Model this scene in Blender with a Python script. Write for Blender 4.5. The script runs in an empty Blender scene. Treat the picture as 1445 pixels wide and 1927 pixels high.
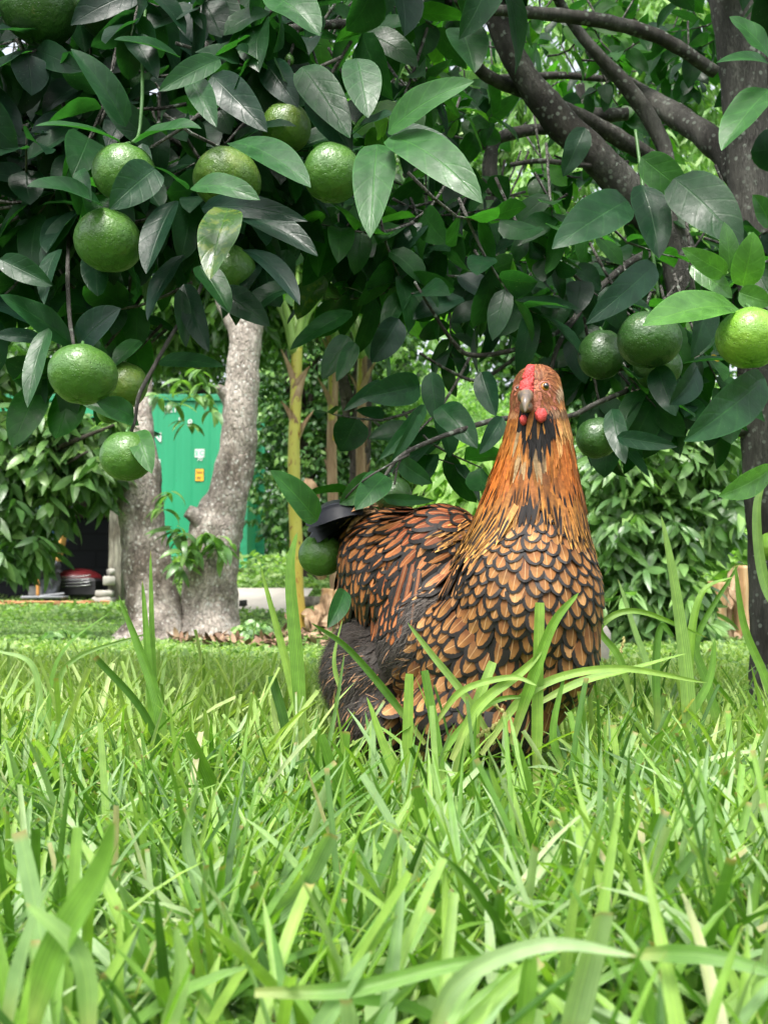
import bpy, bmesh, math, random
import numpy as np
from mathutils import Vector, noise, bvhtree, kdtree
random.seed(7); RS = np.random.RandomState(7)
PI = math.pi
# ------------------------------------------------------------------ camera, world, sun, exposure
scene = bpy.context.scene
F = 2000.0; HOR = 1110.0; CZ = 0.20
PITCH = math.atan((HOR - 963.5) / F)
cam_d = bpy.data.cameras.new('camera'); cam = bpy.data.objects.new('camera', cam_d)
scene.collection.objects.link(cam); scene.camera = cam
cam.location = (0, 0, CZ); cam.rotation_euler = (PI/2 + PITCH, 0, 0)
cam_d.sensor_fit = 'VERTICAL'; cam_d.sensor_height = 36; cam_d.lens = F / 1927 * 36
cam_d.clip_start = 0.02; cam_d.clip_end = 400
cam_d.dof.use_dof = True; cam_d.dof.focus_distance = 0.97; cam_d.dof.aperture_fstop = 18.0
SUN_EL, SUN_AZ = math.radians(62), math.radians(200)      # azimuth clockwise from +Y
w = bpy.data.worlds.new('World'); scene.world = w; w.use_nodes = True
nt = w.node_tree; nt.nodes.clear()
sky = nt.nodes.new('ShaderNodeTexSky'); sky.sky_type = 'NISHITA'; sky.sun_disc = False
sky.sun_elevation = SUN_EL; sky.sun_rotation = SUN_AZ; sky.air_density = 1.0; sky.dust_density = 6.0; sky.ozone_density = 1.0
hs = nt.nodes.new('ShaderNodeHueSaturation'); hs.inputs['Saturation'].default_value = 0.35
bgn = nt.nodes.new('ShaderNodeBackground'); bgn.inputs['Strength'].default_value = 0.15
wo = nt.nodes.new('ShaderNodeOutputWorld')
nt.links.new(sky.outputs[0], hs.inputs['Color']); nt.links.new(hs.outputs[0], bgn.inputs[0]); nt.links.new(bgn.outputs[0], wo.inputs[0])
sd = bpy.data.lights.new('sun', 'SUN'); sd.energy = 1.5; sd.angle = math.radians(14); sd.color = (1.0, .96, .90)
so = bpy.data.objects.new('sun', sd); scene.collection.objects.link(so)
sv = Vector((math.sin(SUN_AZ)*math.cos(SUN_EL), math.cos(SUN_AZ)*math.cos(SUN_EL), math.sin(SUN_EL)))
so.rotation_euler = sv.to_track_quat('Z', 'Y').to_euler()
scene.view_settings.view_transform = 'Standard'; scene.view_settings.look = 'None'
scene.view_settings.exposure = 1.6; scene.view_settings.gamma = 1.0
scene.cycles.max_bounces = 7; scene.cycles.diffuse_bounces = 3; scene.cycles.glossy_bounces = 2
scene.cycles.transmission_bounces = 4; scene.cycles.transparent_max_bounces = 4
scene.cycles.sample_clamp_indirect = 4.0
scene.cycles.use_denoising = True

# ------------------------------------------------------------------ helpers
_c, _s = math.cos(PITCH), math.sin(PITCH)
def P(px, py, d):
    """photo pixel (full size) at ground distance d -> world point"""
    u = (px - 722.5) / F; v = (963.5 - py) / F
    t = d / (_c - v * _s)
    return np.array((u * t, d, CZ + (_s + v * _c) * t))
def S(d): return d / F
def unit(a):
    a = np.asarray(a, float); return a / np.maximum(np.linalg.norm(a, axis=-1, keepdims=True), 1e-9)
def toPX(p):
    """world point(s) -> photo pixel"""
    p = np.atleast_2d(p); r = p - np.array((0, 0, CZ))
    f = r[:, 1] * _c + r[:, 2] * _s; v = -r[:, 1] * _s + r[:, 2] * _c
    return 722.5 + F * r[:, 0] / f, 963.5 - F * v / f
def U(a, b, n=None): return RS.uniform(a, b, n)
def gz(x, y):
    x = np.asarray(x, float); y = np.asarray(y, float)
    base = np.interp(y, [-20, 0, 1.5, 3, 5.5, 9, 12, 17, 30, 80, 300], [0, 0, 0, -.01, -.05, 0, .05, .28, .6, 1.5, 3])
    return base + .010*np.sin(x*2.1+y*1.3) + .006*np.sin(x*5.3-y*3.1+1)

WL = {}      # world position of each thing's origin
class Acc:
    """collects quads, then links them as one mesh object"""
    def __init__(s): s.v=[]; s.f=[]; s.lf=[]; s.fc=[]; s.mi=[]; s.n=0
    def add(s, v, f, lf=None, fc=None, mi=0):
        v = np.asarray(v, float).reshape(-1, 3); f = np.asarray(f, int).reshape(-1, 4)
        s.v.append(v); s.f.append(f + s.n); s.mi.append(np.full(len(f), mi))
        s.lf.append(np.zeros((len(v), 3)) if lf is None else np.asarray(lf, float).reshape(-1, 3))
        s.fc.append(np.tile((.5, .5, .5, 1.), (len(v), 1)) if fc is None else np.asarray(fc, float).reshape(-1, 4))
        s.n += len(v); return s
    def build(s, name, mats, parent=None, smooth=True):
        V = np.concatenate(s.v); Q = np.concatenate(s.f); L = np.concatenate(s.lf); C = np.concatenate(s.fc); M = np.concatenate(s.mi)
        if parent is not None: V = V - WL[parent.name]
        me = bpy.data.meshes.new(name); me.vertices.add(len(V)); me.vertices.foreach_set('co', V.ravel())
        me.loops.add(Q.size); me.polygons.add(len(Q))
        me.loops.foreach_set('vertex_index', Q.ravel().astype(np.int32))
        me.polygons.foreach_set('loop_start', np.arange(0, Q.size, 4, dtype=np.int32))
        me.polygons.foreach_set('material_index', M.astype(np.int32))
        me.polygons.foreach_set('use_smooth', np.full(len(Q), smooth))
        a = me.attributes.new('lf', 'FLOAT_VECTOR', 'POINT'); a.data.foreach_set('vector', L.ravel())
        a = me.attributes.new('fc', 'FLOAT_COLOR', 'POINT'); a.data.foreach_set('color', C.ravel())
        me.update(); me.validate()
        for m in (mats if isinstance(mats, (list, tuple)) else [mats]): me.materials.append(m)
        o = bpy.data.objects.new(name, me); scene.collection.objects.link(o)
        if parent is not None:
            o.parent = parent; WL[o.name] = WL[parent.name]
        return o

def grid_faces(N, K, M):
    """N instances of a K x M vertex grid"""
    i = np.arange(K-1)[:, None] * M + np.arange(M-1)[None, :]
    q = np.stack([i, i+1, i+M+1, i+M], -1).reshape(-1, 4)
    return (q[None] + (np.arange(N) * K * M)[:, None, None]).reshape(-1, 4)

def ribbons(pos, d, n, L, W, bend, fold, prof, nu=2, rnd=None, wave=0., twist=0., fc=None):
    pos = np.asarray(pos, float).reshape(-1, 3); N = len(pos)
    ar = lambda a: np.broadcast_to(np.asarray(a, float), (N,)).copy()
    L, W, bend, fold, wave, twist = map(ar, (L, W, bend, fold, wave, twist))
    d = unit(np.broadcast_to(d, (N, 3))); n = np.broadcast_to(n, (N, 3)); n = unit(n - (n*d).sum(1, keepdims=True)*d + 1e-6)
    sd_ = np.cross(d, n); prof = np.asarray(prof, float); K = len(prof); t = np.linspace(0, 1, K)
    b = np.where(np.abs(bend) < 1e-3, 1e-3, bend)[:, None]; th = b * t
    al = np.sin(th)/b * L[:, None]; dr = (1-np.cos(th))/b * L[:, None]
    ctr = pos[:, None] + al[..., None]*d[:, None] - dr[..., None]*n[:, None]
    nl = np.cos(th)[..., None]*n[:, None] + np.sin(th)[..., None]*d[:, None]
    ph = (twist[:, None]*t)[..., None]
    s2 = sd_[:, None]*np.cos(ph) + nl*np.sin(ph); n2 = nl*np.cos(ph) - sd_[:, None]*np.sin(ph)
    us = np.linspace(-1, 1, nu+1)
    hw = (W[:, None]*prof*0.5)[:, :, None, None]
    rnd = U(0, 1, N) if rnd is None else ar(rnd)
    wv = (wave[:, None]*np.sin(t*11 + rnd[:, None]*40)*W[:, None]*prof)[:, :, None, None]
    v = ctr[:, :, None] + us[None, None, :, None]*hw*s2[:, :, None] + (np.abs(us)[None, None, :, None]*(fold[:, None, None, None]*hw) + np.sign(us)[None, None, :, None]*wv)*n2[:, :, None]
    lf = np.empty((N, K, nu+1, 3)); lf[..., 0] = us; lf[..., 1] = t[None, :, None]; lf[..., 2] = rnd[:, None, None]
    fcv = None if fc is None else np.broadcast_to(np.asarray(fc, float)[:, None, None, :], (N, K, nu+1, 4)).reshape(-1, 4)
    return v.reshape(-1, 3), grid_faces(N, K, nu+1), lf.reshape(-1, 3), fcv

def prof_leaf(K, a=.6, b=.9):
    t = np.linspace(0, 1, K); p = np.maximum(t, 0)**a * np.maximum(1-t, 0)**b; p /= p.max(); p[0] = .05; p[-1] = .02; return p
def spline(pts, n):
    pts = np.asarray(pts, float)
    if len(pts) == 2: return pts[0] + (pts[1]-pts[0])*np.linspace(0, 1, n)[:, None]
    e = np.vstack([2*pts[0]-pts[1], pts, 2*pts[-1]-pts[-2]]); out = []
    for q in np.linspace(0, len(pts)-1 - 1e-6, n):
        i = int(q); t = q - i; p0, p1, p2, p3 = e[i], e[i+1], e[i+2], e[i+3]
        out.append(.5*((2*p1)+(-p0+p2)*t+(2*p0-5*p1+4*p2-p3)*t*t+(-p0+3*p1-3*p2+p3)*t**3))
    return np.array(out)
def tube(path, radii, seg=8, rough=0., rnd=None, n=None, cap=True, rf=6.):
    """path Mx3 control points and radii -> tube quads, bark roughness as relative displacement"""
    path = np.asarray(path, float); radii = np.broadcast_to(np.asarray(radii, float), (len(path),))
    n = n or max(2, len(path)*4)
    c = spline(np.hstack([path, radii[:, None]]), n); r = np.maximum(c[:, 3], 1e-4); c = c[:, :3]
    tg = unit(np.gradient(c, axis=0)); ref = np.array((.31, .2, .93)) if abs(tg[:, 2]).mean() < .75 else np.array((1, .13, .05))
    s1 = unit(np.cross(tg, ref)); s2 = np.cross(tg, s1)
    a = np.linspace(0, 2*PI, seg+1)
    ring = np.cos(a)[None, :, None]*s1[:, None] + np.sin(a)[None, :, None]*s2[:, None]
    rr = np.repeat(r[:, None], seg+1, 1)
    if rough:
        for i in range(n):
            for j in range(seg):
                p = Vector(c[i] + ring[i, j]*r[i]) * (rf / max(radii.max(), 1e-3) * .12)
                rr[i, j] *= 1 + rough*(noise.noise(p) + .5*noise.noise(p*2.7))
            rr[i, seg] = rr[i, 0]
    v = c[:, None] + ring*rr[..., None]
    if cap: v = np.concatenate([v, np.repeat(v[-1:].mean(1, keepdims=True), seg+1, 1)]); v = np.concatenate([np.repeat(v[:1].mean(1, keepdims=True), seg+1, 1), v])
    K = len(v); lf = np.zeros((K, seg+1, 3)); lf[..., 0] = a/(2*PI); lf[..., 1] = np.linspace(0, 1, K)[:, None]; lf[..., 2] = U(0, 1) if rnd is None else rnd
    return v.reshape(-1, 3), grid_faces(1, K, seg+1), lf.reshape(-1, 3)
def box(c, size, rz=0., rx=0., ry=0., bev=0.):
    """bevelled box as quads (chamfer rings)"""
    c = np.asarray(c, float); h = np.asarray(size, float)/2; b = min(bev, h.min()*.9) if bev else 0
    prof = [(-1, 1), (-1, 0), (1, 0), (1, 1)] if b else [(-1, 0), (1, 0)]
    rings = []
    for zs, ins in prof:
        X, Y = h[0]-ins*b, h[1]-ins*b; bb = b if ins == 0 else 0
        z = zs*(h[2] if ins or not b else h[2]-b)
        rings.append([(-X, -Y, z), (X, -Y, z), (X, Y, z), (-X, Y, z), (-X, -Y, z)])
    V = np.array(rings); top = np.repeat(V[-1:].mean(1, keepdims=True)*0 + np.array((0, 0, V[-1, 0, 2])), 5, 1); bot = np.repeat(np.array([[[0, 0, V[0, 0, 2]]]]), 5, 1)
    V = np.concatenate([bot, V, top]); K = len(V); V = V.reshape(-1, 3)
    for ax, an in ((0, rx), (1, ry), (2, rz)):
        if an:
            ca, sa = math.cos(an), math.sin(an); R = np.eye(3); i, j = [(1, 2), (2, 0), (0, 1)][ax]
            R[i, i] = ca; R[i, j] = -sa; R[j, i] = sa; R[j, j] = ca; V = V @ R.T
    return V + c, grid_faces(1, K, 5), None
def sphere(c, r, seg=16, rings=10, fn=None):
    th = np.linspace(0, PI, rings+1); a = np.linspace(0, 2*PI, seg+1)
    d = np.stack([np.sin(th)[:, None]*np.cos(a), np.sin(th)[:, None]*np.sin(a), np.cos(th)[:, None]*np.ones_like(a)], -1)
    if fn is not None: d = fn(d)
    v = np.asarray(c) + d*np.asarray(r)
    lf = np.zeros((rings+1, seg+1, 3)); lf[..., 0] = a/(2*PI); lf[..., 1] = (th/PI)[:, None]
    return v.reshape(-1, 3)[::1], grid_faces(1, rings+1, seg+1)[:, ::-1], lf.reshape(-1, 3)

def tag(o, label=None, cat=None, group=None, kind=None):
    if label: o['label'] = label
    if cat: o['category'] = cat
    if group: o['group'] = group
    if kind: o['kind'] = kind
    return o
def thing(name, loc, label, cat, group=None):
    o = bpy.data.objects.new(name, None); scene.collection.objects.link(o); o.empty_display_size = .05
    o.location = tuple(float(q) for q in loc); WL[o.name] = np.array(o.location); return tag(o, label, cat, group)
def simple(name, acc, mats, label, cat, group=None, loc=None):
    """a thing that is one mesh, origin at its base"""
    V = np.concatenate(acc.v); c = V.mean(0); c[2] = V[:, 2].min()
    for a in acc.v: a -= c
    o = acc.build(name, mats); o.location = tuple(c); WL[o.name] = c; return tag(o, label, cat, group)

# ------------------------------------------------------------------ materials
class NT:
    def __init__(s, name):
        s.m = bpy.data.materials.new(name); s.m.use_nodes = True; s.t = s.m.node_tree; s.t.nodes.clear()
        s.out = s.t.nodes.new('ShaderNodeOutputMaterial')
    def n(s, typ, props=None, **inp):
        nd = s.t.nodes.new('ShaderNode'+typ)
        for k, v in (props or {}).items(): setattr(nd, k, v)
        for k, v in inp.items():
            k = k.replace('_', ' ') if not k.startswith('i') or not k[1:].isdigit() else int(k[1:])
            s.set(nd.inputs[k], v)
        return nd
    def set(s, sock, v):
        if isinstance(v, bpy.types.NodeSocket): s.t.links.new(v, sock)
        elif isinstance(v, bpy.types.Node): s.t.links.new(v.outputs[0], sock)
        else:
            if hasattr(sock, 'default_value'):
                if sock.type == 'RGBA' and len(v) == 3: v = (*v, 1)
                sock.default_value = v
    def math(s, op, a, b=0., c=None, clamp=False):
        nd = s.t.nodes.new('ShaderNodeMath'); nd.operation = op; nd.use_clamp = clamp
        s.set(nd.inputs[0], a); s.set(nd.inputs[1], b)
        if c is not None: s.set(nd.inputs[2], c)
        return nd.outputs[0]
    def mix(s, f, a, b, mode='MIX'):
        nd = s.t.nodes.new('ShaderNodeMix'); nd.data_type = 'RGBA'; nd.blend_type = mode
        s.set(nd.inputs[0], f); s.set(nd.inputs[6], a); s.set(nd.inputs[7], b); return nd.outputs[2]
    def ramp(s, f, stops, interp='LINEAR'):
        nd = s.t.nodes.new('ShaderNodeValToRGB'); s.set(nd.inputs[0], f); nd.color_ramp.interpolation = interp
        e = nd.color_ramp.elements
        while len(e) < len(stops): e.new(.5)
        for el, (p, c) in zip(e, stops): el.position = p; el.color = (*c, 1) if len(c) == 3 else c
        return nd.outputs[0]
    def noise(s, scale, detail=3, rough=.55, vec=None, **k):
        nd = s.n('TexNoise', Scale=scale, Detail=detail, Roughness=rough)
        s.set(nd.inputs['Vector'], vec if vec is not None else s.obj()); return nd.outputs[0]
    def vor(s, scale, vec=None, feature='F1', out='Distance', rnd=1.):
        nd = s.n('TexVoronoi', {'feature': feature}, Scale=scale, Randomness=rnd)
        s.set(nd.inputs['Vector'], vec if vec is not None else s.obj()); return nd.outputs[out]
    def obj(s):
        if not hasattr(s, '_tc'): s._tc = s.t.nodes.new('ShaderNodeTexCoord')
        return s._tc.outputs['Object']
    def geo(s):
        return s.t.nodes.new('ShaderNodeNewGeometry').outputs['Position']
    def attr(s, name='lf'):
        a = s.n('Attribute', {'attribute_name': name}); return a
    def lf(s):
        a = s.attr('lf'); x = s.n('SeparateXYZ', Vector=a.outputs['Vector']); return x.outputs[0], x.outputs[1], x.outputs[2]
    def scalev(s, vec, sc):
        m = s.n('Mapping'); s.set(m.inputs['Vector'], vec); m.inputs['Scale'].default_value = sc; return m.outputs[0]
    def bump(s, h, strength=.3, dist=.01):
        b = s.n('Bump', Strength=strength, Distance=dist); s.set(b.inputs['Height'], h); return b.outputs[0]
    def fin(s, col, rough=.6, spec=.5, normal=None, trans=0., tcol=None, coat=0., metal=0., sheen=0.):
        p = s.n('BsdfPrincipled'); s.set(p.inputs['Base Color'], col); s.set(p.inputs['Roughness'], rough)
        s.set(p.inputs['Specular IOR Level'], spec); s.set(p.inputs['Metallic'], metal); s.set(p.inputs['Coat Weight'], coat)
        if sheen: s.set(p.inputs['Sheen Weight'], sheen)
        if normal is not None: s.set(p.inputs['Normal'], normal)
        o = p.outputs[0]
        if trans:
            tr = s.n('BsdfTranslucent'); s.set(tr.inputs['Color'], tcol if tcol is not None else col)
            mx = s.n('MixShader'); s.set(mx.inputs[0], trans); s.t.links.new(o, mx.inputs[1]); s.t.links.new(tr.outputs[0], mx.inputs[2]); o = mx.outputs[0]
        s.t.links.new(o, s.out.inputs['Surface']); return s.m

def leaf_mat(name, stops, rough=.35, spec=.5, trans=.35, tgain=(1.6, 2.0, .7), vein=.5, spots=0., edge=.35, vs=34., wet=False):
    k = NT(name); u, v, r = k.lf()
    col = k.ramp(r, stops); au = k.math('ABSOLUTE', u)
    mot = k.noise(55 if wet else 20, 3)
    col = k.mix(1., col, k.ramp(mot, [(.3, (.72, .76, .7)), (.7, (1.2, 1.18, 1.1))]), 'MULTIPLY')
    nrm = None
    if vein:
        wv = k.math('SINE', k.math('MULTIPLY', k.math('SUBTRACT', v, k.math('MULTIPLY', au, .22)), vs))
        sv_ = k.math('MULTIPLY', k.math('POWER', k.math('MAXIMUM', wv, 0.), 10.), .35)
        mid = k.math('SUBTRACT', 1., k.math('DIVIDE', au, .055), clamp=True)
        lit = k.mix(1., col, (1.9, 1.8, 1.3), 'MULTIPLY')
        col = k.mix(k.math('MULTIPLY', k.math('MAXIMUM', sv_, mid), vein), col, lit)
        if edge:
            eg = k.math('MULTIPLY', k.math('SUBTRACT', au, .90), 9., clamp=True)
            col = k.mix(k.math('MULTIPLY', eg, edge), col, k.mix(1., col, (2.2, 2.4, 1.8), 'MULTIPLY'))
        hgt = k.math('SUBTRACT', k.math('MULTIPLY', k.noise(120 if wet else 40, 2), .8), k.math('MULTIPLY', k.math('MAXIMUM', sv_, mid), .5))
        nrm = k.bump(hgt, .35, .0015 if wet else .004)
    if spots:
        sp = k.ramp(k.noise(110, 4), [(.80-spots, (0,)*3), (.92-spots, (1,)*3)])
        col = k.mix(k.math('MULTIPLY', sp, .55), col, (.16, .19, .03))
    ro = rough
    if wet:
        dr = k.vor(260); ro = k.ramp(k.noise(60, 3), [(.35, (rough*.8,)*3), (.65, (rough*1.25,)*3)])
        drop = k.math('MULTIPLY', k.math('LESS_THAN', dr, .13), k.math('GREATER_THAN', k.noise(30, 2), .5)); ro = k.mix(drop, ro, (.05, .05, .05))
        col = k.mix(k.math('MULTIPLY', drop, .10), col, (.35, .4, .38))
    return k.fin(col, ro, spec, nrm, trans, k.mix(1., col, tgain, 'MULTIPLY'))

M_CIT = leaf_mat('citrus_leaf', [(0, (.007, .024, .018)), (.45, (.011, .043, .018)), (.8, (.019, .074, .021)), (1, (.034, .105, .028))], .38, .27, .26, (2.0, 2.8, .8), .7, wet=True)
M_CITB = leaf_mat('citrus_leaf_young', [(0, (.05, .15, .03)), (1, (.085, .22, .045))], .28, .6, .35, (1.5, 1.8, .6), .6, wet=True)
M_CITS = leaf_mat('citrus_leaf_spotted', [(0, (.03, .085, .02)), (1, (.04, .10, .02))], .3, .5, .3, vein=.7, spots=.28, wet=True)
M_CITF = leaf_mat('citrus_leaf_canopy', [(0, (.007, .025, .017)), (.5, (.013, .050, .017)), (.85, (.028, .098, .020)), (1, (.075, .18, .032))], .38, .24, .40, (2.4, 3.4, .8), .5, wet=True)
M_MANGO = leaf_mat('mango_leaf', [(0, (.045, .11, .035)), (.6, (.085, .18, .05)), (1, (.17, .30, .08))], .33, .6, .3, (1.6, 2.0, .7), .6, vs=40)
M_HEDGE = leaf_mat('hedge_leaf', [(0, (.03, .080, .03)), (.55, (.065, .16, .045)), (.85, (.14, .27, .07)), (1, (.23, .38, .11))], .42, .4, .25, vein=0)  # background greens are lightened in the colour, standing in for haze
M_FEATH = leaf_mat('pale_foliage', [(0, (.13, .25, .09)), (.5, (.20, .34, .12)), (1, (.32, .46, .19))], .5, .4, .4, vein=0)  # pale green leaf, made paler still in place of distance haze
M_LIME = leaf_mat('lime_foliage', [(0, (.14, .26, .06)), (1, (.27, .42, .12))], .4, .4, .4, vein=.3)
M_LYCH = leaf_mat('lychee_leaf', [(0, (.06, .13, .05)), (.5, (.12, .23, .075)), (.9, (.21, .35, .12)), (1, (.32, .47, .18))], .34, .6, .25, (1.5, 2., .7), .5, vs=40)
M_LEFT = leaf_mat('left_tree_leaf', [(0, (.035, .085, .028)), (.5, (.07, .15, .045)), (1, (.15, .26, .07))], .34, .5, .3, (1.5, 2., .7), .5, vs=40)
M_WEED = leaf_mat('weed_leaf', [(0, (.10, .18, .06)), (.6, (.17, .28, .09)), (1, (.30, .40, .16))], .5, .4, .35, vein=0)
M_BANL = leaf_mat('banana_leaf', [(0, (.06, .16, .03)), (1, (.10, .24, .04))], .38, .5, .45, vein=.5, vs=160)

def grass_mat(name, stops, trans=.38, rough=.42, browntip=.75):
    k = NT(name); u, v, r = k.lf(); au = k.math('ABSOLUTE', u)
    col = k.ramp(r, stops)
    col = k.mix(k.math('SUBTRACT', 1., k.math('MULTIPLY', v, 4.), clamp=True), col, (.30, .36, .12))
    st = k.math('SINE', k.math('MULTIPLY', u, 24.)); col = k.mix(1., col, k.ramp(st, [(0, (.86, .86, .86)), (1, (1.12, 1.12, 1.1))]), 'MULTIPLY')
    mid = k.math('SUBTRACT', 1., k.math('DIVIDE', au, .09), clamp=True)
    col = k.mix(k.math('MULTIPLY', mid, .5), col, k.mix(1., col, (1.7, 1.6, 1.3), 'MULTIPLY'))
    tip = k.math('MULTIPLY', k.math('SUBTRACT', v, .965), 30., clamp=True)
    hasb = k.math('GREATER_THAN', k.math('FRACT', k.math('MULTIPLY', r, 7.3)), .45)
    col = k.mix(k.math('MULTIPLY', k.math('MULTIPLY', tip, hasb), browntip), col, (.32, .22, .09))
    col = k.mix(1., col, k.ramp(k.noise(90, 2), [(.3, (.82, .84, .8)), (.7, (1.14, 1.12, 1.1))]), 'MULTIPLY')
    return k.fin(col, rough, .5, k.bump(st, .25, .0006), trans, k.mix(1., col, (1.3, 1.5, .45), 'MULTIPLY'))
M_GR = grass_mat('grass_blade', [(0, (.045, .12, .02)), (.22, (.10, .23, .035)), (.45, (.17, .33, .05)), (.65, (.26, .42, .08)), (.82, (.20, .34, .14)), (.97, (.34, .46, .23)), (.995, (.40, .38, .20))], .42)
M_GRF = grass_mat('far_grass_blade', [(0, (.18, .31, .07)), (.4, (.27, .41, .10)), (.8, (.34, .47, .14)), (1, (.42, .52, .22))], .4, .5, 0.)  # lighter copy of the grass; brightness put in its colour against canopy shade

def bark(name, c1, c2, c3, lich=(.42, .41, .36), lf_=.35, sc=1., rough=.85, vert=1.):
    k = NT(name); p = k.obj(); pv = k.scalev(p, (1, 1, vert))
    n1 = k.noise(9*sc, 5, .65, pv); n2 = k.noise(42*sc, 4, .7, pv)
    col = k.ramp(n1, [(.3, c1), (.5, c2), (.72, c3)])
    col = k.mix(1., col, k.ramp(n2, [(.35, (.62, .62, .62)), (.65, (1.2, 1.2, 1.2))]), 'MULTIPLY')
    col = k.mix(1., col, k.ramp(k.noise(2.6*sc, 4, .65, k.scalev(p, (1, 1, .6))), [(.38, (.50, .46, .43)), (.5, (1, 1, 1)), (.68, (1.2, 1.2, 1.2))]), 'MULTIPLY')
    ck = k.vor(34*sc, k.n('VectorMath', {'operation': 'ADD'}, i0=k.scalev(p, (1, 1, .45*vert)), i1=k.scalev(k.n('TexNoise', Scale=14*sc).outputs['Color'], (.06, .06, .06))), 'DISTANCE_TO_EDGE')
    col = k.mix(k.ramp(ck, [(0, (.38,)*3), (.07, (0,)*3)]), col, k.mix(1., col, (.4, .38, .36), 'MULTIPLY'))
    if lf_:
        sp = k.vor(31*sc); gate = k.math('GREATER_THAN', k.noise(13*sc, 3), 1-lf_-.18)
        s = k.math('MULTIPLY', k.ramp(sp, [(.22, (1,)*3), (.36, (0,)*3)]), gate)
        col = k.mix(k.math('MULTIPLY', s, .85), col, lich)
    h = k.math('ADD', k.math('MULTIPLY', n2, .6), k.ramp(ck, [(0, (0,)*3), (.12, (.6,)*3)]))
    return k.fin(col, rough, .3, k.bump(h, .8, .012/sc))
M_BARK_M = bark('mango_bark', (.15, .125, .11), (.29, .255, .22), (.40, .37, .33), (.44, .43, .39), .38, 1.2)
M_BARK_C = bark('citrus_bark', (.040, .039, .034), (.085, .082, .072), (.15, .148, .13), (.22, .25, .21), .34, 3.0, .7, .3)
M_BARK_D = bark('dark_bark', (.03, .026, .02), (.06, .05, .04), (.11, .09, .07), lf_=0, sc=.7)
def plain(name, c, rough=.6, var=.25, sc=12., spec=.4, metal=0., bmp=.2, c2=None, coat=0.):
    k = NT(name); n_ = k.noise(sc, 5, .6)
    col = k.ramp(n_, [(.3, tuple(x*(1-var) for x in c)), (.7, tuple(min(1, x*(1+var)) for x in (c2 or c)))])
    return k.fin(col, rough, spec, k.bump(n_, bmp, .01), metal=metal, coat=coat)
# ================================================================== THE SETTING
def ground():
    rows = np.concatenate([np.linspace(-6, 12, 110), np.linspace(12.6, 40, 30), np.geomspace(44, 300, 12)])
    cols = np.concatenate([-np.geomspace(260, 9, 14), np.linspace(-8.5, 8.5, 90), np.geomspace(9, 260, 14)])
    X, Y = np.meshgrid(cols, rows); Z = gz(X, Y) - .004
    v = np.stack([X, Y, Z], -1).reshape(-1, 3); a = Acc(); f = grid_faces(1, len(rows), len(cols))
    a.add(v, f)
    k = NT('soil_and_turf'); n1 = k.noise(3.5, 6, .65, k.geo()); n2 = k.noise(38, 4, .6, k.geo())
    soil = k.ramp(n2, [(.3, (.045, .032, .02)), (.55, (.10, .075, .045)), (.75, (.19, .14, .09))])
    turf = k.ramp(n2, [(.3, (.035, .08, .015)), (.6, (.08, .16, .03)), (.8, (.14, .22, .06))])
    col = k.mix(k.ramp(n1, [(.55, (1,)*3), (.66, (0,)*3)]), soil, turf)
    m = k.fin(col, .9, .2, k.bump(n2, .8, .02))
    tag(a.build('ground', m), kind='structure')
ground()

# ---- generic foliage helpers
def cloud(c, r, n, L, W, droop=.5, shell=.45, bend=(.2, .9), K=5, nu=2, fold=.2, prof=None, up=.6, gap=0., gs=1.2, whorl=0, rr=(0., 1.)):
    """leaves through an ellipsoid crown, thinned by noise so that gaps and clumps appear"""
    c = np.asarray(c, float); r = np.asarray(r, float)
    m = int(n*(1+gap*2.2)) // max(whorl, 1) + 1
    d = unit(RS.normal(size=(m, 3))); q = d * (shell + (1-shell)*U(0, 1, m)**.6)[:, None]
    lump = np.array([noise.noise(Vector(x*2.1*gs + c*.37)) for x in d]); q *= (1 + .28*lump)[:, None]
    p = c + q*r
    if gap:
        g = np.array([noise.noise(Vector(x*gs*1.9/max(r.mean(), .3) + c)) for x in p]); keep = g > -.35 + gap*.35*(1+0*g); p, d = p[keep], d[keep]
    if whorl:
        k = len(p); p = np.repeat(p, whorl, 0); d0 = np.repeat(d, whorl, 0); a = np.tile(np.arange(whorl)*2*PI/whorl, k) + np.repeat(U(0, 6, k), whorl)
        p = p + RS.normal(size=p.shape)*L*.10
        dd = np.stack([np.cos(a), np.sin(a), U(-.1, .5, len(a))], -1)*.9 + d0*.55; d = d0
        rn = np.repeat(U(rr[0], rr[1], k), whorl)*.8 + U(0, .2, len(a))
    else:
        dd = d*.6 + RS.normal(size=d.shape)*.6; rn = U(rr[0], rr[1], len(p))
    dd[:, 2] -= droop; N = len(p)
    nn = RS.normal(size=(N, 3))*.45 + d*.35; nn[:, 2] += up
    pr = prof_leaf(K) if prof is None else prof
    return ribbons(p, dd, nn, L*U(.65, 1.2, N), W*U(.7, 1.2, N), U(bend[0], bend[1], N), fold, pr, nu, rn)

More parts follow.
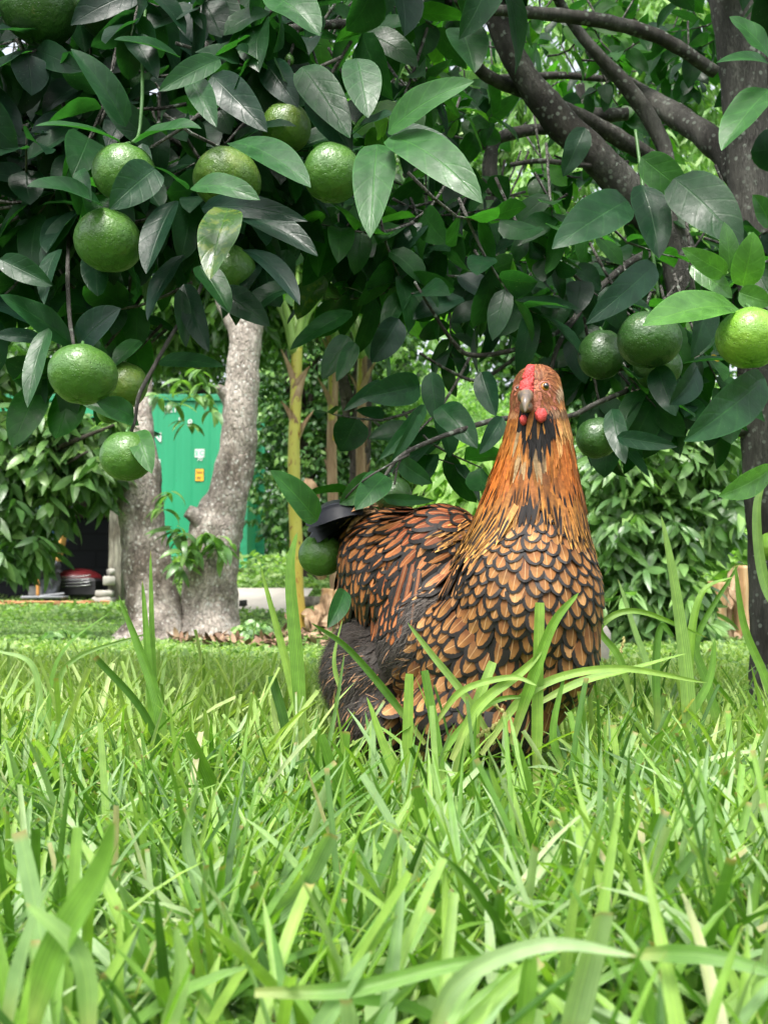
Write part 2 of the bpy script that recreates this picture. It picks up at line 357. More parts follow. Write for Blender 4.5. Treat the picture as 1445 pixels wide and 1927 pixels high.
def bg_tree(name, label, cat, x, y, h, crown, mat, n, L, W, trunk_r=.15, barkm=None, group=None, **kw):
    g = float(gz(x, y)); t = thing(name, (x, y, g), label, cat, group)
    a = Acc(); top = np.array((x, y, g+h))
    tx = [(x, y, g-.05), (x+U(-.1, .1), y, g+h*.3), (x+U(-.2, .2), y, g+h*.65), (x, y, g+h*.9)]
    a.add(*tube(tx, [trunk_r*1.25, trunk_r, trunk_r*.7, trunk_r*.25], 9, .18))
    for (cx, cy, cz, rx, ry, rz) in crown[:6]:
        z0 = g + (cz)*.45
        a.add(*tube([(x, y, z0), ((x+x+cx)/2, (y+y+cy)/2, g+cz*.75), (x+cx, y+cy, g+cz)], [trunk_r*.5, trunk_r*.3, trunk_r*.1], 6, .15))
    a.build('trunk', barkm or M_BARK_D, t)
    a = Acc(); tot = sum((c[3]*c[5]+c[3]*c[4]) for c in crown)
    for (cx, cy, cz, rx, ry, rz) in crown:
        a.add(*cloud((x+cx, y+cy, g+cz), (rx, ry, rz), int(n*(rx*rz+rx*ry)/tot), L, W, **kw))
    a.build('crown', mat, t); return t

# ---- far trees that close the garden (d 17..30)
G_FAR = 'far trees closing the garden'
def rc(n, w, d, z0, z1, r):   # random crown ellipsoids
    return [(U(-w, w), U(-d, d), U(z0, z1), r*U(.8, 1.25), r*U(.8, 1.2), r*U(.7, 1.1)) for _ in range(n)]
LABS = [('tall dark green tree far behind the shed roof', -9.5, 27, 11, M_HEDGE), ('broad mid green tree towering behind the green container', -4.6, 26, 12, M_HEDGE),
        ('tall tree with pale green foliage rising between banana stems and hen', 0.3, 27, 12.5, M_FEATH), ('dense dark tree behind the head of the hen', 5.0, 28, 12, M_HEDGE),
        ('pale leafy tree beyond the trunk at the right edge', 10.0, 26, 11, M_FEATH), ('far tree past the left end of the shed', -15.5, 29, 11, M_HEDGE), ('far tree past the right side of the garden', 16, 29, 11, M_FEATH)]
for i, (lb, x, y, h, mt) in enumerate(LABS):
    cr = rc(5, 2.4, 1.2, 1.6, 4, 2.1) + rc(9, 2.6, 1.4, 4, h-1.5, 2.0)
    bg_tree('broadleaf_tree', lb, 'tree', x, y, h, cr, mt, 15000, .26, .13, .3, group=G_FAR, droop=.4, gap=.25, K=4, nu=1)

# dark hedge-like tree behind the banana plants (px 470..740, d 10.5)
x0 = P(600, 900, 10.5)[0]
bg_tree('evergreen_tree', 'dense dark evergreen tree behind the banana plants, light green sprays on its front', 'tree', x0-.15, 11.2, 4.6,
        [(-.18, 0, 1.5, .62, .6, .95), (.25, 0, 1.35, .6, .6, .9), (.5, .1, 1.75, .5, .6, .9), (0, .1, 2.6, .8, .8, .9), (.5, .1, 2.9, .85, .8, .9), (.2, 0, 3.9, 1.1, .9, .9)],
        M_HEDGE, 17000, .085, .045, .12, droop=.75, gap=.15, K=4, nu=1, whorl=4)
# pale feathery small trees (px 700..930, y 560..880, d 12)
for i, (px, d, h, lb) in enumerate([(775, 12.5, 2.5, 'pale feathery tree just right of the banana stems'), (900, 13.5, 3.0, 'pale feathery tree half hidden by the neck of the hen'), (1330, 13, 2.6, 'pale small tree behind the bush at the right')]):
    x = P(px, 900, d)[0]
    bg_tree('feathery_tree', lb, 'tree', x, d, h, [(0, 0, 1.35, .7, .6, .75), (-.3, 0, .8, .55, .5, .6), (.35, 0, 1.9, .75, .6, .7), (-.35, .1, 2.2, .7, .6, .6)], M_FEATH, 8500, .09, .03, .06,
            group='pale feathery trees', droop=.25, gap=.3, K=4, nu=1)
# light tree at upper right behind the citrus (px 1100..1330, y 0..330, d 7): long drooping narrow leaves
bg_tree('willowy_tree', 'tree with long drooping light green leaves seen through the upper right branches', 'tree', 1.95, 8.2, 5.6,
        [(0, 0, 3.4, .9, .6, .7), (-.3, 0, 4.3, 1., .6, .7), (.5, 0, 4.6, .9, .6, .8), (-.1, 0, 5.2, 1., .6, .6), (.3, 0, 2.6, .8, .6, .6)], M_FEATH, 7500, .17, .030, .11, droop=1.2, gap=.45, K=5, nu=2, whorl=5)
bg_tree('midground_tree', 'mid green tree whose leaves show between the hanging citrus leaves at the centre', 'tree', -.25, 8.8, 4.8,
        [(-.3, 0, 2.9, .9, .6, .6), (.4, 0, 3.3, .9, .6, .7), (-.7, 0, 3.8, .9, .6, .7), (.7, .1, 4.3, 1., .6, .7), (-.1, 0, 4.7, 1., .6, .6)], M_MANGO, 8500, .12, .05, .08, droop=.7, gap=.3, K=4, nu=2, whorl=4)

# ---- ground cover: weeds between 8 and 20 m, clover on the lawn
a = Acc()
def scatter(n, xr, yr, L, W, z=0., up=.9, dz=.02, px=None):
    x = U(*xr, n); y = U(*yr, n)
    if px is not None: x = (U(px[0], px[1], n) - 722.5)/F*y
    p = np.stack([x, y, gz(x, y) + z + U(0, dz, n)], -1)
    d = RS.normal(size=(n, 3)); d[:, 2] = np.abs(d[:, 2])*.5 + .1; nn = RS.normal(size=(n, 3))*.4; nn[:, 2] += up
    return ribbons(p, d, nn, L*U(.6, 1.3, n), W*U(.7, 1.2, n), U(.1, 1., n), .2, prof_leaf(4), 1)
a.add(*scatter(40000, (0, 1), (2.6, 7.5), .022, .014, .0, dz=.02, px=(-700, 2140)))
a.add(*scatter(38000, (0, 1), (7.5, 13), .045, .028, .0, dz=.05, px=(-700, 2140)))
tag(a.build('clover_cover', M_WEED), 'low clover and small weeds covering the lawn behind the tall grass', 'ground cover', kind='stuff')
a = Acc()
a.add(*scatter(14000, (0, 1), (13, 24), .11, .07, .05, dz=.45, px=(-200, 1640)))
a.add(*scatter(5000, (0, 1), (10.2, 13), .07, .04, .0, dz=.28, px=(455, 700)))
a.add(*scatter(5000, (0, 1), (8.5, 13), .08, .05, .0, dz=.4, px=(1200, 1600)))
tag(a.build('weed_undergrowth', M_WEED), 'pale knee high weeds growing behind the banana plants', 'undergrowth', kind='stuff')

# ---- shipping container (d 17)
def container():
    d = 17.; xr = P(466, 1000, d)[0]; xl = P(-330, 1000, d)[0]; zb = P(0, 1062, d)[2]; zt = P(0, 742, d)[2]
    tg_ = plain('timber_grey', (.20, .17, .13))
    t = thing('shipping_container', (xr, d, float(gz(xr, d))), 'green corrugated steel shipping container seen between the two mango trunks', 'shipping container')
    k = NT('container_paint'); n_ = k.noise(1.6, 5, .6, k.scalev(k.obj(), (1, 1, .25))); n2 = k.noise(30, 3)
    col = k.ramp(n_, [(.3, (.006, .19, .082)), (.7, (.014, .25, .118))]); col = k.mix(k.ramp(n2, [(.66, (0,)*3), (.74, (1,)*3)]), col, (.02, .13, .07))
    mp = k.fin(col, .45, .4); mp2 = plain('container_frame_paint', (.010, .17, .08), .5)
    a = Acc(); pts = []; x = xl + .15; ph = 0
    pit = [(0.0, 0), (.10, 0), (.14, .006), (.24, .006), (.28, 0)]
    xs = []
    while x < xr-.2:
        for dx, dy in pit[:4]: xs.append((x+dx, dy))
        x += .28
    xs = np.array(xs); zz = np.array((zb+.15, zt-.12))
    v = np.stack([np.repeat(xs[:, 0:1], 2, 1), d + np.repeat(xs[:, 1:2], 2, 1), np.repeat(zz[None], len(xs), 0)], -1)
    a.add(v, grid_faces(1, len(xs), 2)); a.add(*box(((xl+xr)/2, d+1.25, (zb+zt)/2), (xr-xl-.3, 2.2, zt-zb-.3)))
    a.build('wall_panel', mp, t, smooth=False)
    a = Acc()
    for xx in (xr-.08, xl+.08):
        for yy in (d+.03, d+2.4): a.add(*box((xx, yy, (zb+zt)/2), (.16, .13, zt-zb-.02), bev=.01))
    a.add(*box(((xl+xr)/2, d+.02, zt-.06), (xr-xl-.33, .12, .11), bev=.01)); a.add(*box(((xl+xr)/2, d+.02, zb+.08), (xr-xl-.33, .12, .15), bev=.01))
    a.build('frame', mp2, t, smooth=False)
    for xx in (xr-.1, xl+.1):
        for zz in (zb, zt): a = Acc(); a.add(*box((xx, d-.03, zz), (.2, .1, .13), bev=.015)); a.build('corner_casting', mp2, t, smooth=False)
    for xx in (xr-.3, (xl+xr)/2, xl+.4):
        a = Acc(); a.add(*box((xx, d+.3, (zb + gz(xx, d))/2 - .05), (.5, .4, zb-gz(xx, d)+.1), bev=.01)); a.build('support_block', tg_, t, smooth=False)
    white = plain('white_decal', (.50, .53, .50), .5, .04, bmp=0); black = plain('black_decal', (.03, .03, .03), .5, .04, bmp=0); yel = plain('yellow_decal', (.60, .34, .02), .5, .05, bmp=0)
    grn = plain('green_decal', (.012, .34, .18), .5, .05, bmp=0)
    def txt(s_, px, py, hpx, m, nm='marking', off=.012, parent=t, sx=1.):
        c = bpy.data.curves.new(nm, 'FONT'); c.body = s_; c.align_x = 'CENTER'; c.align_y = 'CENTER'; c.size = hpx*S(d)/.72; c.extrude = .001
        c.offset = c.size*.012; c.materials.append(m); o = bpy.data.objects.new(nm, c); scene.collection.objects.link(o)
        p = P(px, py, d) - WL[t.name]; bpy.context.view_layer.update()
        me = bpy.data.meshes.new_from_object(o.evaluated_get(bpy.context.evaluated_depsgraph_get())); bpy.data.objects.remove(o)
        o = bpy.data.objects.new(nm, me); scene.collection.objects.link(o)
        o.parent = parent; o.location = (p[0], -off, p[2]); o.rotation_euler = (PI/2, 0, 0); o.scale = (sx, 1, 1); return o
    def plate(px, py, wpx, hpx, m, nm, off, bev=0., parent=t):
        p = P(px, py, d); b = Acc(); b.add(*box((p[0], d-off, p[2]), (wpx*S(d), .004, hpx*S(d)), bev=bev)); return b.build(nm, m, parent, smooth=False)
    txt('N', 296, 824, 18, white); txt('221', 322, 771, 12, white); txt('1', 338, 791, 10, white); txt('8', 358, 797, 14, white)
    plate(296, 888, 12, 48, white, 'marking_panel', .004)
    pl = plate(376, 853, 18, 16, white, 'emblem_panel', .004); txt('C', 380, 853, 9, grn, 'emblem_letter', .010, pl); plate(371.5, 853, 1.6, 11, grn, 'emblem_bar', .009, parent=pl); plate(369, 853, .8, 11, grn, 'emblem_bar', .009, parent=pl)
    txt('70', 376.5, 864, 7.5, white)
    pk = plate(376, 894, 16.5, 24, black, 'sticker_border', .004); py_ = plate(376, 894, 15, 22.4, yel, 'height_sticker', .008, parent=pk)
    txt('2.6m', 376, 889, 5.2, black, 'sticker_text', .013, pk, .8); txt("8'6\"", 376, 900, 5.2, black, 'sticker_text', .013, pk, .85)
container()

# ---- open shed at the left (d 11..14)
def shed():
    d = 11.; t = thing('open_shed', P(100, 1135, d), 'dark open fronted shed with a grey timber post, under the leafy branch', 'shed')
    wood = bark('grey_timber', (.12, .12, .09), (.22, .215, .165), (.33, .31, .25), lf_=0, sc=1.2, vert=.15)
    dark = plain('dark_timber', (.045, .032, .024), .8); gl = lambda px, dd: float(gz(P(px, 1100, dd)[0], dd))
    def post(px, wpx, dd, m=wood):
        x = P(px, 1100, dd)[0]; g = gl(px, dd)-.05; zt = P(0, 800, 11)[2]; b = Acc(); b.add(*box((x, dd, (g+zt)/2), (wpx*S(dd), wpx*S(dd), zt-g), bev=.006)); b.build('post', m, t, smooth=False)
    post(219, 24, 11); post(-95, 22, 11); post(236, 7, 11.25)
    xl, xr = P(-330, 0, d)[0], P(234, 0, d)[0]; xm, w = (xl+xr)/2, xr-xl
    a = Acc(); a.add(*box((xm, 10.93, P(0, 815, 11)[2]), (w, .06, .17), bev=.005)); a.build('fascia_board', plain('brown_board', (.06, .04, .028)), t, smooth=False)
    k = NT('iron_roof'); a = Acc(); n = 120; xs = np.linspace(xl-.1, xr+.1, n); zz = P(0, 793, 11)[2] + np.sin(np.arange(n)*1.5)*.012
    v = np.stack([np.stack([xs, np.full(n, y_), zz+dz], -1) for y_, dz in ((10.75, 0), (12.75, .12), (12.75, .10), (10.75, -.02))]).transpose(1, 0, 2)
    a.add(v, grid_faces(1, n, 4)[:, ::-1]); a.build('roof', plain('roof_iron', (.07, .072, .07), .5, metal=.3), t)
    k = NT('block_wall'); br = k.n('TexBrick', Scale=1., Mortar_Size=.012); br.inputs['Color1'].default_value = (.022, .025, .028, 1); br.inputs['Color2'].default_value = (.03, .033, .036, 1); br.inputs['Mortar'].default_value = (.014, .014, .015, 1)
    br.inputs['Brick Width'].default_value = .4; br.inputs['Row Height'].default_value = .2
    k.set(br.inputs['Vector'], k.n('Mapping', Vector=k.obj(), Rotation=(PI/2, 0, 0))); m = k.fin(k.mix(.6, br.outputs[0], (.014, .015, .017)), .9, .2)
    a = Acc(); z0 = -.05; H_ = 2.05
    a.add(*box((xm, 12.66, z0+H_/2), (w, .1, H_))); a.add(*box((xl+.05, 11.85, z0+H_/2), (.1, 1.5, H_))); a.add(*box((xr-.02, 12.0, z0+H_/2), (.06, 1.2, H_)))
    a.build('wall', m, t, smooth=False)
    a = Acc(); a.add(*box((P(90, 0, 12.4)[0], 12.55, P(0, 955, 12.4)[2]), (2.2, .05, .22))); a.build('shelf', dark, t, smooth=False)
shed()
def at(px, py, d): return P(px, py, d)
def clutter():
    d = 10.9
    # cloth-covered chair-like bundle
    t = thing('covered_machine', at(90, 1125, d), 'garden machine draped in grey and blue tarpaulin inside the shed', 'machine')
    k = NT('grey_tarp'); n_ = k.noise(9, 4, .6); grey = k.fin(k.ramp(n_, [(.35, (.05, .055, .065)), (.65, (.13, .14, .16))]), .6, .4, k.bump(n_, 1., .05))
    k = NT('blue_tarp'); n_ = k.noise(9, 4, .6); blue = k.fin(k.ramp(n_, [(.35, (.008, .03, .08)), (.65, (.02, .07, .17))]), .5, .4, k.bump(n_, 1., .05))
    def lump(c, r, m, nm, amp=.3, par=None):
        b = Acc(); b.add(*sphere(c, r, 30, 22, lambda q: q*(1+amp*np.array([[noise.noise(Vector(x)*2.6+Vector((c[0]*3, 0, 0))) for x in row] for row in q])[..., None]))); return b.build(nm, m, par)
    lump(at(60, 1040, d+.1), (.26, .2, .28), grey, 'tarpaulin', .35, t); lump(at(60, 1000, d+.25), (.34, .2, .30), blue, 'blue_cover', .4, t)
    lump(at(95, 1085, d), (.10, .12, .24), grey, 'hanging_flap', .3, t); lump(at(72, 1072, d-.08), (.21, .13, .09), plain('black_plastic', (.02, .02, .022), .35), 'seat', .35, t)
    b = Acc(); b.add(*box(at(74, 1112, d), (.17, .14, .1), bev=.01)); b.build('engine_block', plain('dull_metal', (.17, .17, .16), .5), t, smooth=False)
    b = Acc(); b.add(*tube([at(72, 1088, d-.2), at(72, 1122, d-.2)], .018, 8)); b.build('handle', plain('orange_wood', (.42, .20, .05)), t)
    b = Acc(); p0, p1 = at(121, 992, 10.8), at(110, 1056, 10.8); b.add(*tube([p0, p1], [.05, .035], 4)); simple('leaning_plank', b, plain('orange_plank', (.50, .27, .08)), 'orange brown plank leaning beside the grey tarpaulin', 'plank')
    # red mower
    t = thing('ride_on_mower', at(150, 1125, 11.4), 'red ride on mower with black grille parked in the dark shed', 'mower')
    b = Acc(); b.add(*sphere(at(148, 1092, 11.5), (.26, .3, .13), 24, 12)); b.build('hood', plain('red_paint', (.09, .008, .010), .45, coat=.4), t)
    b = Acc(); b.add(*box(at(148, 1106, 11.3), (.44, .3, .2), bev=.03)); b.build('body', plain('black_paint', (.015, .015, .017), .4), t, smooth=False)
    chrome = plain('chrome_bar', (.55, .56, .58), .25, metal=.8)
    for q in range(4): b = Acc(); b.add(*tube([at(118, 1086+q*6, 11.13), at(145, 1085+q*6, 11.1), at(172, 1082+q*6, 11.13)], .006, 6)); b.build('grille_bar', chrome, t)
    for px in (126, 172): b = Acc(); b.add(*tube([at(px-5, 1118, 11.3), at(px+5, 1118, 11.3)], [.09, .09], 18)); b.build('wheel', plain('tyre_rubber', (.02, .02, .02), .8), t)
    # hose coil
    b = Acc(); c0 = at(95, 1139, 10.5)
    for q in range(7):
        an = np.linspace(0, 2*PI, 30); rx = .30 + .045*q; b.add(*tube(np.stack([c0[0]+.04*U(-1, 1)+rx*np.cos(an), c0[1]+.3*np.sin(an)*(.6+.07*q), c0[2]+.01+.012*U(0, 2)+.012*np.sin(an*3+q)], -1), .009, 6, n=60))
    simple('hose_coil', b, plain('rusty_hose', (.38, .18, .08), .6, .4), 'coil of orange brown hose lying on the ground before the shed', 'hose')
    b = Acc(); b.add(*tube([at(52, 1124, 10.75), at(75, 1122, 10.7), at(122, 1117, 10.75)], .012, 8)); b.add(*box(at(86, 1124, 10.75), (.40, .3, .03), bev=.01)); simple('grey_lid', b, plain('grey_plastic', (.16, .17, .18), .5), 'flat grey lid lying on the hose coil', 'lid')
    for i, (px, py, wp, hp, lb) in enumerate([(198, 1130, 34, 14, 'bottom pale block of the small stack beside the post'), (199, 1117, 30, 13, 'middle pale block of the small stack beside the post'), (206, 1093, 22, 18, 'upper pale block of the stack against the post'), (209, 1076, 10, 12, 'small pale block on top of the stack against the post')]):
        b = Acc(); b.add(*box(at(px, py, 10.85), (wp*S(10.85), .3, hp*S(10.85)-.004), rz=.12*i, bev=.012)); simple('concrete_block', b, plain('pale_concrete_%d' % i, (.34, .33, .29), .85), lb, 'block', 'pale blocks stacked by the post')
clutter()

# ---- boards lying behind the mango tree
def boards():
    m = plain('weathered_sheet', (.40, .37, .32), .85, .15, 5)
    for i, (px, py, wp, d, rz, lb) in enumerate([(470, 1128, 150, 8.8, .05, 'pale weathered sheet lying flat right of the mango trunk'), (520, 1112, 110, 9.5, -.08, 'second pale sheet overlapping the first behind the yellow banana stem')]):
        p = at(px, py, d); b = Acc(); g = float(gz(p[0], d)); b.add(*box((p[0], d, g+.12), (wp*S(d), .95, .012), rz=rz, rx=.20, bev=.003)); simple('flat_sheet', b, m, lb, 'sheet', 'pale sheets on the ground')
    b = Acc(); p = at(458, 1135, 8.4); b.add(*box(p, (.05, .12, .05), bev=.004)); simple('timber_offcut', b, plain('black_timber', (.02, .02, .018)), 'short black timber offcut on the pale sheet', 'timber')
    b = Acc(); p = at(600, 1128, 9.4); b.add(*box((p[0], 9.4, float(gz(p[0], 9.4))+.1), (.75, .16, .09), rz=.05, bev=.008)); simple('timber_beam', b, bark('old_beam', (.08, .075, .06), (.15, .14, .11), (.25, .23, .19), lf_=0), 'grey old timber beam lying behind the banana stump', 'timber')
    p = at(1130, 1300, 3.0); g = float(gz(p[0], 3.))
    t = None; b = Acc(); b.add(*sphere((p[0], 3., g+.06), (.03, .03, .075), 12, 8, lambda q: q*(1+.12*np.sin(q[..., 2:3]*5)))); simple('pale_stone', b, plain('pale_stone', (.42, .38, .34), .8), 'pale pinkish stone in the grass right of the hen', 'stone')
boards()

# ---- mango tree with two trunks (d 5.5)
def mango():
    d = 5.5; t = thing('mango_tree', at(335, 1195, d), 'old mango tree with two grey lichen covered trunks forking low', 'tree')
    L_ = [(272, 700, 14, 5.6), (269, 766, 18, 5.55), (263, 850, 33, 5.5), (263, 900, 40, 5.5), (270, 1000, 43, 5.5), (282, 1100, 48, 5.5), (294, 1165, 55, 5.48), (292, 1195, 66, 5.46), (288, 1222, 88, 5.45)]
    R_ = [(520, 380, 26, 5.8), (497, 480, 32, 5.65), (468, 560, 36, 5.55), (463, 640, 31, 5.5), (455, 740, 33, 5.5), (446, 850, 35, 5.5), (428, 935, 41, 5.5), (408, 1000, 50, 5.5), (396, 1080, 50, 5.5), (394, 1150, 51, 5.5), (394, 1192, 58, 5.48), (398, 1222, 82, 5.47)]
    for pts in (L_, R_):
        a = Acc(); a.add(*tube([at(q[0], q[1], q[3]) for q in pts], [q[2]*S(q[3]) for q in pts], 44, .15, n=120, rf=14)); tr = a.build('trunk', M_BARK_M, t)
    a = Acc(); a.add(*tube([at(340, 1235, 5.5), at(340, 1200, 5.56), at(343, 1165, 5.62)], [.12, .10, .05], 24, .2, n=40)); a.build('trunk', M_BARK_M, t)
    for q5 in range(3):
      a = Acc()
      if q5 == 0: a.add(*tube([at(400, 1000, 5.45), at(372, 975, 5.42), at(352, 962, 5.4)], [.06, .045, .035], 14, .25))
      elif q5 == 1: a.add(*tube([at(440, 760, 5.5), at(418, 735, 5.45), at(409, 728, 5.42)], [.06, .03, .012], 12, .25))
      else: a.add(*tube([at(462, 640, 5.5), at(440, 590, 5.6), at(420, 540, 5.7)], [.07, .07, .06], 12, .2))
      a.build('branch', M_BARK_M, t)
    # hanging crown above, mostly behind the citrus
    a = Acc()
    for (px, py, dd, rx, rz, n) in [(420, 560, 6.4, .6, .35, 260), (250, 600, 6.6, .7, .35, 300), (560, 480, 6.6, .8, .4, 320), (300, 380, 7, 1.3, .6, 420), (60, 480, 7, .9, .6, 320), (650, 330, 7, 1.0, .6, 320)]:
        a.add(*cloud(at(px, py, dd), (rx, .5, rz), n*5, .15, .038, droop=.9, whorl=5, K=6, nu=2, gap=.2))
    a.build('crown', M_MANGO, t)
    # shoots in the fork and the two hanging sprays before the container
    a = Acc()
    def spray(px, py, dd, n, L, W, droop=.5, spread=10):
        c = np.array([at(px+U(-spread, spread), py+U(-spread, spread), dd+U(-.05, .05)) for _ in range(n)])
        an = U(0, 2*PI, n); dr = np.stack([np.cos(an), np.sin(an)*.8, U(-.4, .5, n)-droop*.5], -1); nn = RS.normal(size=(n, 3))*.3; nn[:, 2] += .9; nn[:, 1] -= .3
        a.add(*ribbons(c, dr, nn, L*U(.7, 1.15, n), W*U(.8, 1.2, n), U(.5, 1.6, n), .25, prof_leaf(8), 2, U(.3, 1, n)))
    for px, py in [(345, 1010), (360, 1030), (335, 1000), (405, 1020), (385, 1010), (340, 1060), (420, 1030), (350, 1045)]: spray(px, py, 5.28, 9, .13, .035)
    a.build('leafy_shoot', M_MANGO, t); a = Acc()
    for px, py in [(352, 796), (330, 760), (390, 745), (340, 720), (375, 700), (300, 748), (362, 742), (400, 770), (385, 725), (310, 955), (318, 930)]:
        if px == 310: a.build('leafy_shoot', M_MANGO, t); a = Acc()
        spray(px, py, 5.2, 7, .11, .03, spread=6)
    a.build('leafy_shoot', M_MANGO, t)
mango()

# ---- leafy branch of a lychee tree from the left (d 5..6), px 0..260, y 640..1090
def left_tree():
    t = thing('leafy_tree', at(-180, 1180, 6.2), 'tree whose glossy leafy branches reach in from the left over the shed', 'tree')
    a = Acc(); a.add(*tube([at(-180, 1200, 6.2), at(-170, 900, 6.2), at(-150, 600, 6.2)], [.12, .10, .07], 12, .2)); a.build('trunk', M_BARK_D, t)
    for q in ([(-170, 900), (-60, 900), (40, 900), (110, 880), (165, 850)], [(-170, 860), (-40, 850), (60, 860), (140, 830), (215, 800)], [(-170, 1000), (-60, 1010), (0, 990), (60, 980)], [(-160, 700), (0, 700), (90, 740)]):
        a = Acc(); a.add(*tube([at(x, y, 5.9-.0025*(x+170)) for x, y in q], np.linspace(.028, .006, len(q)), 8, .2)); a.build('branch', M_BARK_D, t)
    a = Acc()
    for (px, py, rx, rz, n) in [(20, 680, 60, 45, 90), (40, 800, 75, 45, 110), (120, 800, 60, 35, 90), (185, 815, 45, 30, 70), (100, 870, 75, 45, 120), (175, 880, 50, 38, 80), (20, 880, 60, 50, 90), (40, 960, 62, 45, 90), (20, 1040, 38, 38, 55), (70, 1030, 28, 30, 30), (-60, 850, 80, 170, 200), (110, 945, 28, 34, 34), (180, 930, 22, 26, 24), (215, 790, 25, 30, 30)]:
        a.add(*cloud(at(px, py, 5.3), (rx*S(5.3), .28, rz*S(5.3)), int(n*1.9), .14, .043, droop=.9, whorl=5, K=7, nu=2, gap=.1, shell=.2, up=.7))
    a.build('crown', M_LEFT, t)
left_tree()

# ---- banana plants
def banana():
    k = NT('banana_stem'); u, v, r = k.lf(); n1 = k.noise(6, 4, .6, k.scalev(k.obj(), (1, 1, .12))); n2 = k.noise(30, 3)
    col = k.ramp(n1, [(.3, (.22, .25, .04)), (.5, (.33, .31, .05)), (.7, (.17, .23, .045))])
    col = k.mix(k.ramp(k.noise(45, 2, .5, k.scalev(k.obj(), (1, 1, .5))), [(.62, (0,)*3), (.70, (1,)*3)]), col, (.14, .07, .02))
    col = k.mix(k.math('SUBTRACT', 1., k.math('MULTIPLY', v, 3.), clamp=True), col, (.48, .30, .05))
    yel = k.fin(col, .45, .4)
    k = NT('dry_sheath'); n1 = k.noise(8, 5, .65, k.scalev(k.obj(), (3, 3, .3))); dry = k.fin(k.ramp(n1, [(.3, (.13, .08, .045)), (.5, (.33, .22, .13)), (.7, (.48, .36, .24))]), .8, .2, k.bump(n1, .8, .02), .15)
    grn = plain('banana_petiole', (.20, .32, .08), .4)
    def sheath(a, c, r, L, w_, an, out=.5):
        d = np.array((math.cos(an)*out, math.sin(an)*out, 1.)); a.add(*ribbons([c + np.array((math.cos(an), math.sin(an), 0))*r*.9], [d], [(math.cos(an), math.sin(an), -.2)], L, w_, -.25, -.7, [1., .95, .8, .6, .35, .1], 4))
    for (px, yb, yt, d, w1, w0, ms, lb, drylow) in [(556, 1195, 640, 6.0, 27, 21, yel, 'yellow green banana plant with the thickest stem, nearest the mango tree', 0), (627, 1150, 640, 6.8, 23, 17, yel, 'middle banana plant with dry brown lower stem', 1), (681, 1130, 650, 7.6, 21, 15, yel, 'slim brown banana plant farthest right of the three', 1)]:
        t = thing('banana_plant', at(px, yb, d), lb, 'banana plant', 'banana plants in a row')
        a = Acc(); n = 6; path = [at(px + (0 if i else 12) - 1.5*i*0 + 3*math.sin(i*1.3), yb+12 + (yt-yb)*i/n, d) for i in range(n+1)]
        a.add(*tube(path, np.linspace(w1/2, w0/2, n+1)*S(d), 20, .08, n=50)); a.build('stem', dry if drylow else yel, t)
        if drylow:
            a = Acc(); a.add(*tube([at(px+3*math.sin(3*1.3), (yt+190 if px < 650 else yt+90), d), at(px, yt, d)], [w0/2*S(d)*1.12, w0/2*S(d)], 16, .05)); a.build('upper_stem', yel, t)
        for i in range(9 if drylow else 5):
            a = Acc(); f = U(.05, 1.) if drylow else U(.62, 1.0); c = at(px, yb+(yt-yb)*f, d); an = U(0, 2*PI) if i % 2 else random.choice((PI*1.2, PI*1.8)); sheath(a, c, w0/2*S(d), U(.14, .26), w0*S(d)*1.25, an, U(.1, .45)); a.build('dry_sheath', dry, t)
        # petioles and leaves going up
        a = Acc(); b = Acc(); top = at(px, yt+25, d)
        for i in range(6):
            an = i*2.4 + px; dx, dy = math.cos(an), math.sin(an)*.7
            p1 = top + np.array((dx*.10, dy*.1, .28)); p2 = top + np.array((dx*.42, dy*.4, .62)); a.add(*tube([top, p1, p2], [.032, .018, .010], 8))
            dr = np.array((dx*.8, dy*.8, .75)); b.add(*ribbons([p1], [dr], [(-dx*.5, -dy*.5-.2, .9)], U(1.1, 1.5), .32, U(1.0, 1.7), .25, prof_leaf(24, .35, .4), 6))
        a.build('leaf_stalk', grn, t); b.build('leaf', M_BANL, t)
    # dry hanging leaf on first stem, curled brown leaves at the base
    a = Acc()
    for (px, py, L_, dd) in [(575, 900, .16, 5.9), (588, 1050, .15, 5.9)]: a.add(*ribbons([at(px, py, dd)], [(.35, -.2, -.6)], [(0, -1, .3)], L_, .07, 1.2, .5, prof_leaf(8, .4, .5), 4, wave=.15))
    for _ in range(26):
        px, py = U(540, 690), U(1160, 1215); a.add(*ribbons([at(px, py, 5.9)], [(U(-1, 1), U(-1, 1), U(.1, .9))], [(0, -.6, .5)], U(.08, .2), U(.04, .08), U(.8, 2.6), .6, prof_leaf(8, .4, .5), 4, wave=.15))
    simple('dry_banana_leaves', a, dry, 'curled brown dead leaves heaped at the foot of the banana plants', 'dead leaves')['kind'] = 'stuff'
    # cut stumps
    orange = NT('cut_stump'); n1 = orange.noise(5, 4, .6, orange.scalev(orange.obj(), (6, 6, .35))); st = orange.fin(orange.ramp(n1, [(.3, (.14, .08, .045)), (.5, (.33, .20, .09)), (.7, (.46, .34, .20))]), .6, .3, orange.bump(n1, .6, .02))
    for (px, yb, yt, w_, d, lb) in [(620, 1200, 1108, 40, 6.2, 'short orange brown banana stump close behind the hen tail'), (1346, 1240, 1095, 40, 5.0, 'tall orange brown dead banana stump at the right, with peeling sheaths'), (1398, 1235, 1065, 34, 5.2, 'slimmer yellow brown banana stump beside the citrus trunk')]:
        t = thing('banana_stump', at(px, yb, d), lb, 'banana stump', 'cut banana stumps')
        a = Acc(); a.add(*tube([at(px-3, yb+8, d), at(px, (yb+yt)/2, d), at(px+4, yt, d)], [w_*.55*S(d), w_*.5*S(d), w_*.46*S(d)], 22, .12, n=26)); a.build('stem', st, t)
